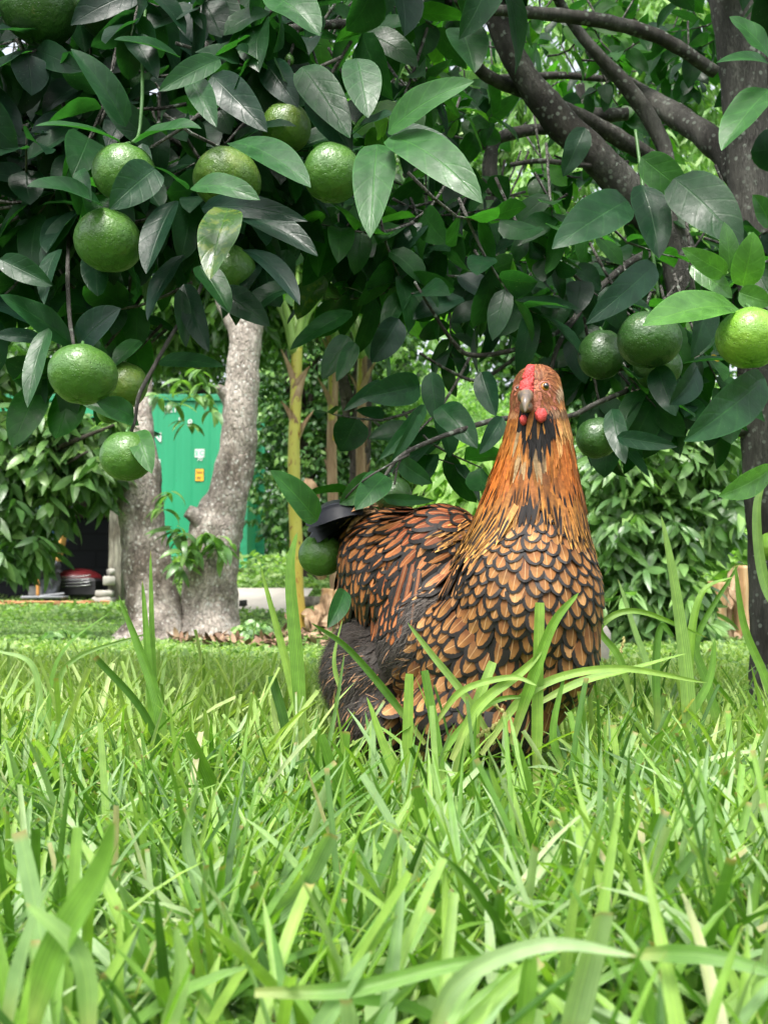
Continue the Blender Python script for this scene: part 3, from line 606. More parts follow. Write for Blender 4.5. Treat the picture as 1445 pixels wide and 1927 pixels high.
        for i in range(9):
            a = Acc(); an = U(0, 2*PI); c = at(px+U(-.3, .3)*w_, yb+(yt-yb)*U(.3, 1.05), d-.02); a.add(*ribbons([c + np.array((math.cos(an), math.sin(an), 0))*w_*.5*S(d)], [(math.cos(an)*.35, math.sin(an)*.35, -1)], [(math.cos(an), math.sin(an), .2)], U(.15, .3), w_*S(d)*.55, U(-.4, .8), .5, prof_leaf(8, .3, .4), 4, wave=.2)); a.build('dry_sheath', dry, t)
banana()

# ---- bushes at centre and right
def bush(name, label, parts, mat, L, W, d, n, base, whorl=5, droop=.8, lime=0):
    t = thing(name, at(base[0], base[1], d), label, 'bush')
    a = Acc()
    for (px, py, rx, rz) in parts: a.add(*tube([at(base[0], base[1]+5, d), at((base[0]+px)/2, (base[1]+py)/2+30, d+.1), at(px, py, d+.05)], [.013, .010, .005], 7, .2))
    a.build('stem', M_BARK_D, t)
    a = Acc(); tot = sum(q[2]*q[3] for q in parts)
    for (px, py, rx, rz) in parts: a.add(*cloud(at(px, py, d), (rx*S(d), .32, rz*S(d)), int(n*rx*rz/tot), L, W, droop=droop, whorl=whorl, K=7, nu=2, gap=.05, shell=.35, up=.6))
    a.build('crown', mat, t); return t
bush('lychee_bush', 'dense dark bush with drooping glossy leaves right of the hen', [(1160, 880, 90, 80), (1250, 860, 90, 75), (1330, 850, 70, 55), (1150, 990, 80, 80), (1240, 990, 90, 85), (1330, 960, 60, 70), (1160, 1110, 80, 80), (1250, 1110, 80, 80), (1200, 1200, 90, 50), (1290, 1180, 50, 50), (1200, 800, 70, 40)], M_LYCH, .115, .032, 4.3, 5200, (1220, 1260))
bush('lime_bush', 'bright lime green young bush left of the neck of the hen', [(850, 895, 38, 45), (900, 870, 40, 50), (930, 830, 30, 40), (830, 950, 30, 25), (880, 950, 50, 35)], M_LIME, .13, .036, 4.8, 900, (880, 1180), droop=1.1)
bush('lychee_bush', 'darker low bush seen between the lime green bush and the back of the hen', [(870, 985, 55, 60), (800, 985, 40, 30), (920, 960, 50, 60)], M_LYCH, .11, .032, 5.1, 900, (870, 1190))
bush('broadleaf_weed', 'light green broad leaved weed between the two stumps at the right', [(1395, 1060, 30, 45), (1420, 1000, 25, 40), (1375, 1130, 20, 40)], M_LIME, .10, .06, 5.4, 260, (1390, 1220), droop=.4)
bush('low_bush', 'small dark low bush at the foot of the mango tree', [(120, 1200, 30, 14), (480, 1185, 26, 14)], M_LYCH, .05, .02, 5.0, 500, (130, 1225))
# fallen leaves
a = Acc(); n = 480; x = (U(330, 640, n)-722.5)/F; y = U(4.2, 5.9, n); x *= y; n2 = 500
p = np.stack([x, y, gz(x, y)+.02+U(0, .015, n)], -1); a.add(*ribbons(p, RS.normal(size=(n, 3))*(1, 1, .3), RS.normal(size=(n, 3))*.3+(0, 0, 1), U(.03, .07, n), U(.015, .03, n), U(-1, 1, n), .3, prof_leaf(5), 2))
k = NT('dead_leaf'); u, v, r = k.lf(); tag(a.build('leaf_litter', k.fin(k.ramp(r, [(0, (.07, .04, .025)), (.5, (.17, .10, .06)), (1, (.32, .22, .14))]), .7, .3)), 'brown fallen leaves on the soil around the mango tree', 'leaf litter', kind='stuff')
# ================================================================== CITRUS TREE (d 0.9..2.6)
CT = thing('citrus_tree', P(1445, 1392, 1.6), 'mandarin tree with dark glossy leaves overhanging the hen, its trunk at the right edge', 'tree')
def limb(pts, name='branch', seg=14, rough=.12, mat=None, parent=None):
    """pts: (px, py, half width px, d)"""
    a = Acc(); a.add(*tube([P(x, y, d) for x, y, w_, d in pts], [w_*S(d) for x, y, w_, d in pts], seg, rough, n=len(pts)*9)); return a.build(name, mat or M_BARK_C, parent or CT)
limb([(1360, -420, 46, 1.62), (1372, -150, 50, 1.6), (1382, 0, 48, 1.6), (1400, 180, 42, 1.6), (1412, 400, 39, 1.6), (1420, 600, 40, 1.6), (1436, 900, 36, 1.6), (1446, 1150, 36, 1.6), (1452, 1300, 42, 1.6), (1458, 1400, 52, 1.6)], 'trunk', 26, .09)
limb([(1500, -420, 30, 1.7), (1480, -100, 34, 1.7), (1462, 100, 36, 1.68), (1452, 330, 30, 1.65), (1440, 560, 26, 1.62)], 'trunk', 20, .09)
limb([(1440, 800, 26, 1.6), (1370, 795, 24, 1.6), (1310, 755, 24, 1.6), (1290, 640, 30, 1.6), (1276, 480, 35, 1.6), (1180, 358, 34, 1.58), (1104, 280, 32, 1.56), (1020, 190, 29, 1.55), (955, 85, 23, 1.54), (920, -20, 24, 1.54), (900, -160, 18, 1.54)])
limb([(1405, 360, 28, 1.62), (1367, 292, 28, 1.66), (1312, 245, 25, 1.7), (1252, 206, 21, 1.75), (1200, 172, 16, 1.8), (1130, 120, 10, 1.85), (1085, 60, 7, 1.9)])
limb([(1258, 318, 14, 1.58), (1246, 270, 15, 1.58), (1217, 215, 16, 1.58), (1172, 155, 15, 1.57), (1122, 100, 12, 1.56), (1067, 30, 10, 1.55), (1020, -60, 8, 1.5)])
limb([(1345, 136, 12, 1.55), (1252, 76, 13, 1.52), (1172, 48, 14, 1.5), (1072, 31, 13, 1.48), (972, 22, 11, 1.45), (892, 15, 10, 1.42), (800, -10, 8, 1.4)])
limb([(1262, 320, 13, 1.7), (1230, 300, 15, 1.68), (1147, 250, 16, 1.65), (1072, 212, 16, 1.62), (1005, 180, 14, 1.6), (912, 140, 12, 1.55), (852, 72, 12, 1.5), (722, 60, 12, 1.45), (640, 46, 10, 1.4), (520, 60, 7, 1.35), (380, 110, 5, 1.3)])
limb([(1160, 330, 12, 1.95), (1090, 250, 14, 1.95), (1022, 243, 11, 1.95), (947, 256, 12, 1.92), (857, 296, 8, 1.9), (760, 330, 5, 1.85)])
limb([(935, 255, 9, 1.9), (922, 300, 14, 1.9), (920, 370, 15, 1.9), (905, 400, 13, 1.9), (850, 430, 10, 1.88), (790, 470, 7, 1.85)])
limb([(1180, 215, 12, 2.0), (1130, 216, 14, 2.0), (1100, 205, 10, 2.05), (1090, 160, 9, 2.05)])
limb([(1150, 150, 6, 2.1), (1060, 142, 7, 2.1), (1000, 145, 8, 2.1), (900, 150, 6, 2.1), (780, 165, 5, 2.05), (722, 155, 5, 2.0), (560, 150, 4, 1.9)])
limb([(960, 310, 4, 1.5), (1020, 303, 5, 1.5), (1110, 312, 5, 1.55), (1180, 305, 4, 1.6)])
limb([(1245, 470, 10, 1.55), (1190, 490, 7, 1.5), (1130, 540, 6, 1.42), (1080, 600, 6, 1.36), (1050, 650, 5, 1.3), (1035, 700, 4, 1.28)])
limb([(1080, 598, 4, 1.36), (1040, 630, 4, 1.3), (960, 660, 4.5, 1.26), (885, 668, 4.5, 1.24), (850, 640, 4, 1.22), (810, 580, 3, 1.2), (780, 530, 2.5, 1.2)])
limb([(1000, 640, 3, 1.3), (960, 680, 3.5, 1.28), (900, 715, 3.5, 1.25), (850, 700, 3, 1.23), (790, 665, 2.5, 1.2)])
limb([(1180, 735, 5, 1.25), (1120, 760, 5, 1.22), (1075, 782, 5, 1.2), (1010, 790, 5, 1.18), (945, 788, 5.5, 1.17), (880, 805, 5, 1.15), (810, 830, 4.5, 1.13), (752, 860, 4, 1.1), (718, 905, 3, 1.1)])
limb([(757, 858, 2, 1.1), (748, 880, 1.8, 1.1), (742, 912, 1.8, 1.1)]); limb([(770, 855, 2, 1.1), (690, 900, 2, 1.05), (640, 950, 2, 1.12), (608, 1004, 2, 1.16)])
limb([(1195, 245, 3, 1.3), (1205, 320, 3.5, 1.28), (1215, 400, 3.5, 1.26), (1228, 480, 3.5, 1.25), (1238, 560, 3, 1.25)], mat=plain('green_twig', (.05, .13, .03), .5))
limb([(285, -60, 3, 1.1), (270, 60, 3, 1.07), (268, 180, 3.5, 1.03), (262, 250, 3, 1.02), (250, 268, 3, 1.0)], mat=bpy.data.materials['green_twig'])
limb([(130, 430, 3, 1.1), (128, 520, 4, 1.05), (132, 600, 4, 1.02), (140, 650, 3, 1.0)])
limb([(420, 430, 4, 1.15), (370, 560, 4, 1.1), (330, 620, 4, 1.05), (290, 690, 4, 1.02), (262, 745, 4, 1.0), (255, 790, 3, 1.0), (245, 818, 3, 1.0)])
limb([(560, 60, 3, 1.2), (545, 110, 3, 1.12), (540, 160, 2.5, 1.1), (537, 198, 2, 1.1)])
limb([(660, 470, 4, 1.5), (590, 440, 4, 1.4), (520, 420, 4, 1.3), (420, 330, 5, 1.25), (300, 250, 5, 1.25), (160, 200, 5, 1.25), (0, 260, 5, 1.25)])
limb([(1410, 440, 4, 1.25), (1405, 500, 4, 1.2), (1398, 545, 4, 1.15), (1406, 575, 3, 1.1)], mat=bpy.data.materials['green_twig'])

# ---- hero leaves: (base x, y, tip x, y, width px, depth base, depth tip, tone, roll toward side)
HL = [(237,238,136,95,62,1.0,.97,.55,.3),(226,268,72,238,48,1.0,.93,.75,.1),(258,268,376,243,72,1.0,.96,.7,.2),(192,388,55,352,70,.98,.93,.6,.1),(293,318,208,392,72,.93,.9,.35,-.4),
(352,356,290,314,44,.97,.93,.55,.1),(438,268,580,350,76,.98,.9,.75,.2),(362,352,487,376,56,.93,.9,.8,.0),(414,112,303,170,46,1.02,.98,.7,.3),(338,108,220,76,44,1.06,1.0,.55,.2),
(362,150,406,236,48,1.02,.98,.65,.1),(400,142,500,245,66,1.06,1.03,.2,.4),(518,-5,600,66,84,1.02,.98,.75,.2),(568,126,656,256,74,1.06,1.02,.6,.2),(672,110,692,218,72,1.04,1.0,.72,.1),
(710,272,697,442,78,1.0,.93,.85,.0),(730,250,888,155,72,.98,.93,.95,.1),(733,258,904,380,86,.98,.9,.85,.1),(726,250,846,268,44,1.02,1.0,.5,.2),(660,258,738,216,56,1.04,1.0,.35,.2),
(330,378,278,510,68,1.0,.97,.15,.5),(375,500,430,586,54,1.02,1.0,.65,.2),(458,470,562,572,52,1.0,.95,.05,.6),(380,392,576,416,48,1.02,.97,.1,.6),(450,408,594,480,60,1.04,1.0,.12,.4),
(345,480,280,600,52,1.03,1.0,.1,.4),(0,488,96,536,46,1.0,1.0,.45,.2),(110,470,85,570,44,1.04,1.0,.3,.3),(268,270,274,400,42,1.05,1.02,.35,.2),(150,320,172,380,32,1.0,.97,.5,.3),
(590,180,660,290,66,1.06,1.04,.2,.3),(500,118,560,200,60,1.08,1.06,.1,.3),(868,52,892,134,76,1.2,1.15,.7,.1),(1180,378,1042,466,86,1.15,1.08,.45,.2),(1206,348,1238,482,72,1.18,1.15,.35,.2),
(1268,336,1392,458,100,1.15,1.1,.55,.1),(1206,296,1292,366,62,1.2,1.2,1.0,.1),(1448,168,1360,280,78,1.05,1.0,.9,.2),(1450,110,1374,34,58,1.06,1.05,.85,.2),(1446,122,1350,118,30,1.06,1.0,.8,.1),
(1448,425,1416,368,42,1.1,1.08,1.,.2),(1438,712,1292,826,82,1.05,.98,.6,.2),(1232,498,1104,608,58,1.15,1.1,.2,.4),(1160,822,1270,840,32,1.1,1.06,.3,.3),(1150,770,1175,870,40,1.14,1.1,.4,.3),
(597,980,512,888,56,1.02,.98,.92,.0),(648,1110,617,1180,36,1.05,1.02,.7,.2),(700,900,640,948,48,1.12,1.1,.9,.1),(726,895,670,958,52,1.08,1.04,.75,.1),(790,725,684,748,60,1.2,1.15,.45,.2),
(720,718,648,772,26,1.2,1.18,.5,.2),(828,765,897,842,56,1.18,1.14,.5,.2),(812,700,822,790,44,1.2,1.2,.35,.2),(905,700,932,780,44,1.22,1.2,.3,.2),(800,762,716,862,30,1.15,1.1,.6,.3),
(788,775,735,868,26,1.14,1.1,.65,.3),(752,868,812,908,40,1.12,1.1,.6,.1),(722,938,815,942,22,1.1,1.06,.6,.1),(662,586,550,656,42,1.25,1.2,.7,.1),(655,632,608,712,44,1.22,1.2,.6,.1),
(668,645,634,716,32,1.2,1.18,.7,.1),(945,785,903,852,34,1.14,1.12,.3,.2),(150,652,226,582,68,1.02,1.0,.03,.5),(134,646,5,558,62,1.05,1.0,.5,.2),(80,640,-10,632,32,1.04,1.02,.15,.4),
(92,618,54,762,42,1.02,.98,.6,.2),(346,535,392,658,48,1.06,1.04,.12,.4),(338,545,350,650,30,1.05,1.05,.5,.3),(300,680,418,690,40,1.1,1.05,.6,.1),(252,786,184,758,46,1.0,.97,.8,.1),
(262,800,158,762,34,1.04,1.03,.85,.1),(258,812,286,890,44,.96,.93,.98,.0),(262,640,215,690,44,1.04,1.02,.8,.1),(1070,640,1100,720,48,1.3,1.3,.3,.3),(1310,690,1260,760,56,1.12,1.1,.15,.4),
(1235,690,1270,780,50,1.14,1.12,.25,.3),(1330,560,1300,670,60,1.15,1.14,.4,.2),(1140,540,1170,620,50,1.2,1.2,.3,.3),(540,470,520,560,46,1.2,1.2,.6,.2),(690,470,760,560,60,1.3,1.3,.35,.3),
(800,420,720,520,60,1.3,1.28,.2,.4),(870,560,780,600,56,1.25,1.22,.15,.5),(860,520,960,600,60,1.3,1.3,.1,.5),(750,600,700,680,54,1.2,1.2,.05,.6),(1100,240,1060,330,46,1.3,1.3,.4,.3),(412,548,505,612,56,1.1,1.08,.3,.3),(545,540,455,598,50,1.12,1.1,.45,.2),(480,500,500,600,50,1.15,1.12,.2,.3)]
HB = [(1384,578,1214,612,80,1.02,.95,.7,.0),(1396,538,1416,438,58,1.05,1.02,.7,.1),(1372,512,1362,420,42,1.06,1.05,.3,.1),(1366,516,1284,468,42,1.06,1.03,.4,.1),(1390,550,1450,570,44,1.04,1.03,.5,.1),(1448,884,1354,932,52,1.0,.96,.6,.0),(1300,500,1375,560,44,1.07,1.06,.2,.1)]
def heroes(L, K=13):
    L = np.array(L, float); B = np.array([P(q[0], q[1], q[5]) for q in L]); T = np.array([P(q[2], q[3], q[6]) for q in L])
    N = len(L); ln = np.linalg.norm(T-B, axis=1); side = RS.choice((-1, 1), N)
    back = ((L[:, 0] > 1000) & (L[:, 1] > 280) & (L[:, 5] > 1.02)) | ((L[:, 0] > 600) & (L[:, 1] > 600)); nz = np.where(back, U(-.5, 0, N), .30 + U(-.15, .35, N))
    nn = np.stack([L[:, 8]*side, np.full(N, -.85), nz], -1)
    b = U(.25, .8, N); d = unit(T-B); n0 = unit(nn - (nn*d).sum(1, keepdims=True)*d); d2 = unit(d + n0*np.tan(b/2)[:, None])
    return ribbons(B, d2, nn, ln*1.04, L[:, 4]*.5*(S(L[:, 5])+S(L[:, 6]))*1.06, b, U(.12, .4, N), prof_leaf(K, .52, .78), 6, np.clip(L[:, 7]+U(-.05, .05, N), 0, 1), wave=U(.0, .05, N), twist=U(-.35, .35, N))
M_YEL = leaf_mat('yellowed_leaf', [(0, (.35, .26, .03)), (1, (.50, .34, .04))], .45, .3, .35, (1.2, 1.2, .6), .4, wet=True)
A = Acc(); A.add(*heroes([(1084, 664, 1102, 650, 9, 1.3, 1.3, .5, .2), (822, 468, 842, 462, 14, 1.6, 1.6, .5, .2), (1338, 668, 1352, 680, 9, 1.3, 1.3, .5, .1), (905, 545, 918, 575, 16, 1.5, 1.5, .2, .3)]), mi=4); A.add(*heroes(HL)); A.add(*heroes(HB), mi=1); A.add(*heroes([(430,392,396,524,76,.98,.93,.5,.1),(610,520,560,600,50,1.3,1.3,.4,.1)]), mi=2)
# ---- canopy clusters: leaves radiating round short twigs
tw = Acc()
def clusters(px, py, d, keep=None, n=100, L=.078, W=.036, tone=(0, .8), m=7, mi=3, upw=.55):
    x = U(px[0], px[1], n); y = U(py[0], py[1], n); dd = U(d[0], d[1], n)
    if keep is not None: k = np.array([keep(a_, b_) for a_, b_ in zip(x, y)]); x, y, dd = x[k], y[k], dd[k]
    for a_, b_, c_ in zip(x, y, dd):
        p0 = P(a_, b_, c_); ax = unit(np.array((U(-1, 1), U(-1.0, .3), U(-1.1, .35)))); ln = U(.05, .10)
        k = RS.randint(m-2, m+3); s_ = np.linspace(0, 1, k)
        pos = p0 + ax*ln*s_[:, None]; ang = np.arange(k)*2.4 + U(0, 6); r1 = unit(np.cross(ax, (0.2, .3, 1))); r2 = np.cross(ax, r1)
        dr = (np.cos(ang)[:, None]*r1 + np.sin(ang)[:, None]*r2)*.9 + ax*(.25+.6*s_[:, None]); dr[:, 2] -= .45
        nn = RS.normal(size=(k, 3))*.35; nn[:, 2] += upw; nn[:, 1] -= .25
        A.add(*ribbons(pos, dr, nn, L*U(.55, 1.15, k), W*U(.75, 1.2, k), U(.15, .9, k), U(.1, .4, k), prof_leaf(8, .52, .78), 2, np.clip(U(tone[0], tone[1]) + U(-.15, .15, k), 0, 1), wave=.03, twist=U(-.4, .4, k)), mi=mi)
        tw.add(*tube([p0 - ax*.06 + (0, 0, U(.02, .05)), p0, p0+ax*ln], [.0022, .0018, .0008], 5, n=5))
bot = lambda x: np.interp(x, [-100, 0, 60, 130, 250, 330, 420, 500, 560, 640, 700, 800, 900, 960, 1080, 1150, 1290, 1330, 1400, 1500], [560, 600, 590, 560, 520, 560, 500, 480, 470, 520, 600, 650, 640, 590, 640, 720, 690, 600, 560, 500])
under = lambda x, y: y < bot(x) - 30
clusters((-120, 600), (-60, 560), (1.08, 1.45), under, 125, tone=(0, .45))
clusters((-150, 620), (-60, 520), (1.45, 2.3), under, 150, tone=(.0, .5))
clusters((560, 1060), (330, 700), (1.2, 1.7), under, 42, tone=(.0, .7)); clusters((560, 1060), (280, 640), (1.7, 2.4), under, 42, tone=(.3, 1))
clusters((600, 900), (-60, 260), (1.25, 2.2), None, 34, tone=(.1, .9))
clusters((900, 1330), (-60, 380), (2.0, 2.7), None, 26, tone=(.4, 1)); clusters((1040, 1450), (480, 760), (1.25, 1.9), under, 46, tone=(.1, .8))
clusters((1300, 1560), (-60, 500), (1.7, 2.2), None, 12, tone=(.1, .8))
clusters((150, 340), (560, 700), (1.15, 1.4), None, 6, tone=(.2, .8)); clusters((1090, 1260), (690, 800), (1.25, 1.4), None, 8, tone=(.1, .6)); clusters((690, 840), (690, 900), (1.2, 1.35), None, 5, tone=(.2, .6), m=4)
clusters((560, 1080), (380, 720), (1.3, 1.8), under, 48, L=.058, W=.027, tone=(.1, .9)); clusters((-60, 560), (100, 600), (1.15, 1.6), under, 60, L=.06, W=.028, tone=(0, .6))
clusters((1040, 1400), (420, 740), (1.35, 1.9), under, 45, L=.06, W=.028, tone=(.2, .9)); clusters((640, 1300), (-40, 400), (1.7, 2.6), None, 50, L=.06, W=.028, tone=(.3, 1))
# above and beside the frame: the rest of the crown that shades what hangs below it
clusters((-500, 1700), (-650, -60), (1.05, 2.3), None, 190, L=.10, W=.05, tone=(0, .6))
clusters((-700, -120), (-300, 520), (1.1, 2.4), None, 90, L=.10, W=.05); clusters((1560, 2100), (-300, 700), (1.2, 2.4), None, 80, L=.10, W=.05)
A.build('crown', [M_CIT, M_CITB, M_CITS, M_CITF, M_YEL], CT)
tw.build('twigs', M_BARK_C, CT)

# ---- mandarins: each fruit hangs on its own
def peel(name, c1, c2, c3):
    k = NT(name); n1 = k.noise(22, 4, .6); col = k.ramp(n1, [(.32, c1), (.55, c2), (.78, c3)])
    col = k.mix(k.math('MULTIPLY', k.ramp(k.noise(70, 4, .7), [(.66, (0,)*3), (.72, (1,)*3)]), .6), col, (.16, .14, .06))
    pit = k.ramp(k.vor(420), [(0, (0,)*3), (.28, (1,)*3)]); pit2 = k.noise(150, 3)
    col = k.mix(1., col, k.ramp(k.vor(420), [(0, (.75, .8, .7)), (.25, (1.05, 1.05, 1.05))]), 'MULTIPLY')
    h = k.math('ADD', k.math('MULTIPLY', pit, .5), pit2); return k.fin(col, .36, .5, k.bump(h, .55, .003), coat=.12)
PM = {'d': peel('green_peel_shaded', (.016, .050, .010), (.024, .070, .012), (.035, .09, .016)), 'm': peel('green_peel', (.032, .090, .014), (.048, .125, .018), (.08, .165, .025)), 'b': peel('green_peel_bright', (.085, .20, .02), (.13, .26, .025), (.20, .33, .035)), 'y': peel('yellowing_peel', (.042, .10, .014), (.065, .13, .018), (.15, .19, .03))}  # the dark copy of the peel carries the canopy's shade in its colour
MS = bpy.data.materials['green_twig']
FR = [(235,327,61,.99,'m','mandarin with a leaf folded across its lower right, left end of the top row',.93),(205,452,65,1.0,'m','large green mandarin, lowest of the top left cluster, with a leaf beside it',.90),
(428,336,66,1.03,'y','squat mandarin with a yellowish streak and a leaf lying over its lower half',.86),(540,241,49,1.08,'y','mandarin with a pale yellow stripe hanging from a thin straight twig',.98),(624,325,57,1.04,'m','mandarin between the striped one and the long shiny hanging leaf',1.),
(155,706,65,.97,'m','big glossy mandarin hanging alone over the green container and leafy branch',.86),(235,725,44,1.04,'y','yellowish mandarin half hidden behind the big glossy one',1.),(239,859,50,.96,'m','lowest mandarin at the left, hanging before the mango trunk with a shiny leaf on it',.95),
(606,1044,43,1.16,'m','mandarin hanging just behind the tail of the hen',.96),(1411,635,62,1.0,'b','bright yellow green mandarin beside the trunk at the right',.92),(1221,640,61,1.12,'d','dark mandarin with a curled leaf round its upper left, right of the hen',.88),
(1236,690,46,1.2,'d','shaded mandarin tucked under the dark one with the curled leaf',.95),(1122,824,40,1.15,'d','round dark mandarin hanging lowest beside the neck of the hen',.98),(1132,668,44,1.24,'d','shaded mandarin between the head of the hen and the pair to its right',1.1),
(738,932,36,1.16,'d','small mandarin among the leaves just above the back of the hen',1.),(432,512,52,1.12,'m','mandarin behind the yellow spotted leaf',1.),(205,14,62,1.12,'d','very dark mandarin at the top edge, right of a larger one',.95),(75,14,74,1.08,'d','largest very dark mandarin at the top left corner',.95),
(1452,1028,28,1.25,'b','yellow green mandarin peeping from behind the trunk low at the right edge',1.),(206,772,25,1.06,'m','small mandarin under the eaten leaf',1.),(545,112,9,1.12,'m','tiny unripe mandarin on the twig above the striped one',1.25)]
for (px, py, r, d, c, lb, q) in FR:
    R = r*S(d); c0 = P(px, py, d); ph = U(0, 6)
    def shp(dd, ph=ph, q=q):
        dd = dd.copy(); az = np.arctan2(dd[..., 1], dd[..., 0]); cz = dd[..., 2]
        rr = 1 + .012*np.cos(az*5+ph) + .03*np.cos(az+ph*3)*(1-cz**2) + .02*np.sin(az*3+ph*2)*(1-cz**2) + .02*cz*np.cos(ph) - .10*np.exp(-((1-cz)/.035)) - .05*np.exp(-((1+cz)/.03))
        dd = dd*rr[..., None]; dd[..., 2] *= q; return dd
    a = Acc(); a.add(*sphere((0, 0, 0), R, 40, 28, shp)); V = a.v[0]; az = U(0, 6); tx, ty = U(-.25, .25), U(-.28, .05)
    V = V @ np.array([[1, 0, 0], [0, math.cos(ty), math.sin(ty)], [0, -math.sin(ty), math.cos(ty)]]) @ np.array([[math.cos(tx), 0, math.sin(tx)], [0, 1, 0], [-math.sin(tx), 0, math.cos(tx)]])
    a.v[0] = V; o = a.build('mandarin', PM[c]); o.location = tuple(c0); WL[o.name] = c0
    tag(o, lb, 'mandarin', 'green mandarins hanging in the tree')
    a = Acc(); tp = c0 + np.array((math.sin(-tx)*R*.0, 0, R*q*.92)); a.add(*tube([tp-(0, 0, R*.06), tp+(0, 0, R*.10), tp+(U(-.1, .1)*R, .25*R, R*.25)], [.0022, .0017, .0016], 7, n=8))
    for q5 in range(5): an = q5*2*PI/5; a.add(*ribbons([tp+(0, 0, -.0005)], [(math.cos(an), math.sin(an), .0)], [(0, 0, 1)], .0055, .0045, .35, 0, [1, .8, .1], 1))
    a.build('stem', MS, o)
# ================================================================== THE HEN
HEN = thing('hen', P(880, 1488, 1.04), 'golden laced hen with black edged orange feathers standing in the grass, facing the camera', 'hen')
def hen_body():
    E = [(985,1135,.995,150,.088,185),(1010,1040,.99,100,.062,110),(940,1230,1.02,165,.095,165),(850,1200,1.07,150,.085,150),(790,1100,1.11,135,.085,125),(745,1060,1.14,112,.08,105),(830,1040,1.09,100,.07,92),(700,1020,1.17,62,.055,62),
         (702,1265,1.13,102,.09,108),(715,1340,1.11,88,.08,85),(900,1340,1.02,150,.09,95),(1040,1230,.985,85,.06,110),(690,1120,1.15,55,.06,70),(1040,1130,1.0,92,.08,150),
         (998,985,.995,108,.056,80),(1002,925,.99,92,.048,62),(1008,880,.985,80,.043,56),(1012,835,.98,68,.038,50),(1012,795,.976,58,.032,45),(1009,754,.975,52,.029,44),(1010,728,.978,46,.027,42),(1000,752,.962,34,.019,30)]
    bm = bmesh.new()
    for (px, py, d, rx, ry, rz) in E:
        c = P(px, py, d); k = .93 if py > 800 else 1.0
        r = bmesh.ops.create_icosphere(bm, subdivisions=4, radius=1.0)
        for v in r['verts']: v.co = Vector((c[0]+v.co.x*rx*k*S(d), c[1]+v.co.y*ry*k, c[2]+v.co.z*rz*k*S(d)))
    me = bpy.data.meshes.new('tmp'); bm.to_mesh(me); bm.free(); o = bpy.data.objects.new('tmp', me); scene.collection.objects.link(o)
    m = o.modifiers.new('r', 'REMESH'); m.mode = 'VOXEL'; m.voxel_size = .0034; m2 = o.modifiers.new('s', 'SMOOTH'); m2.iterations = 9; m2.factor = .6
    bpy.context.view_layer.update(); dg = bpy.context.evaluated_depsgraph_get(); me2 = bpy.data.meshes.new_from_object(o.evaluated_get(dg)); bpy.data.objects.remove(o)
    me2.name = 'body'; me2.update(); return me2
BME = hen_body(); bV = np.empty(len(BME.vertices)*3); BME.vertices.foreach_get('co', bV); bV = bV.reshape(-1, 3)
BME.calc_loop_triangles(); tri = np.empty(len(BME.loop_triangles)*3, np.int32); BME.loop_triangles.foreach_get('vertices', tri); tri = tri.reshape(-1, 3)
BVH = bvhtree.BVHTree.FromPolygons([Vector(v) for v in bV], [tuple(int(i) for i in t) for t in tri])
def hit(px, py, fall=.96):
    o = Vector((0, 0, CZ)); dr = Vector(P(px, py, 1.0)) - o; h = BVH.ray_cast(o, dr.normalized(), 5)
    return (np.array(h[0]), np.array(h[1])) if h[0] else (P(px, py, fall), np.array((0, -1., 0)))
# body skin colours: bare face red, the rest dark down
bx, by = toPX(bV); col = np.tile((.022, .016, .013, 1.), (len(bV), 1))
hd = by < 800; col[hd] = (.20, .055, .02, 1); fd_ = np.clip(1.25-np.hypot((bx-1000)/44, (by-742)/40), 0, 1)[:, None]; ff_ = (hd & (bV[:, 1] < .985))[:, None]; col = np.where(ff_, col*(1-fd_)+np.array((.33, .115, .065, 1))*fd_, col)
ch = hd & (np.hypot((bx-1030)/20, (by-762)/20) < 1); col[ch] = (.36, .12, .08, 1)
thr = (by > 782) & (by < 860) & (np.abs(bx-1005) < 32); col[thr] = (.012, .010, .010, 1)
V_ = bV - WL[HEN.name]; BME.vertices.foreach_set('co', V_.ravel()); a_ = BME.attributes.new('fc', 'FLOAT_COLOR', 'POINT'); a_.data.foreach_set('color', col.ravel())
k = NT('hen_skin'); n1 = k.noise(260, 4, .7); fcn = k.attr('fc').outputs['Color']
BME.materials.clear(); BME.materials.append(k.fin(k.mix(1., fcn, k.ramp(n1, [(.3, (.65, .6, .6)), (.7, (1.35, 1.4, 1.45))]), 'MULTIPLY'), .6, .35, k.bump(k.noise(420, 4, .7), .8, .0025)))
BME.polygons.foreach_set('use_smooth', np.ones(len(BME.polygons), bool))
bo = bpy.data.objects.new('body', BME); scene.collection.objects.link(bo); bo.parent = HEN; WL[bo.name] = WL[HEN.name]
# surface samples
ta = .5*np.linalg.norm(np.cross(bV[tri[:, 1]]-bV[tri[:, 0]], bV[tri[:, 2]]-bV[tri[:, 0]]), axis=1)
def surf(n):
    i = RS.choice(len(tri), n, p=ta/ta.sum()); r1 = np.sqrt(U(0, 1, n))[:, None]; r2 = U(0, 1, n)[:, None]
    A_, B_, C_ = bV[tri[i, 0]], bV[tri[i, 1]], bV[tri[i, 2]]; p = A_*(1-r1) + B_*r1*(1-r2) + C_*r1*r2
    nn = unit(np.cross(B_-A_, C_-A_)); return p, nn
def inpoly(x, y, poly):
    poly = np.array(poly, float); r = np.zeros(len(x), bool); j = len(poly)-1
    for i in range(len(poly)):
        xi, yi = poly[i]; xj, yj = poly[j]
        c = ((yi > y) != (yj > y)) & (x < (xj-xi)*(y-yi)/(yj-yi+1e-9)+xi); r ^= c; j = i
    return r
Z_H = [(900,760),(1110,760),(1150,985),(1100,1000),(1058,978),(1012,948),(985,955),(958,1000),(925,1022),(862,1020),(850,1000),(885,975)]
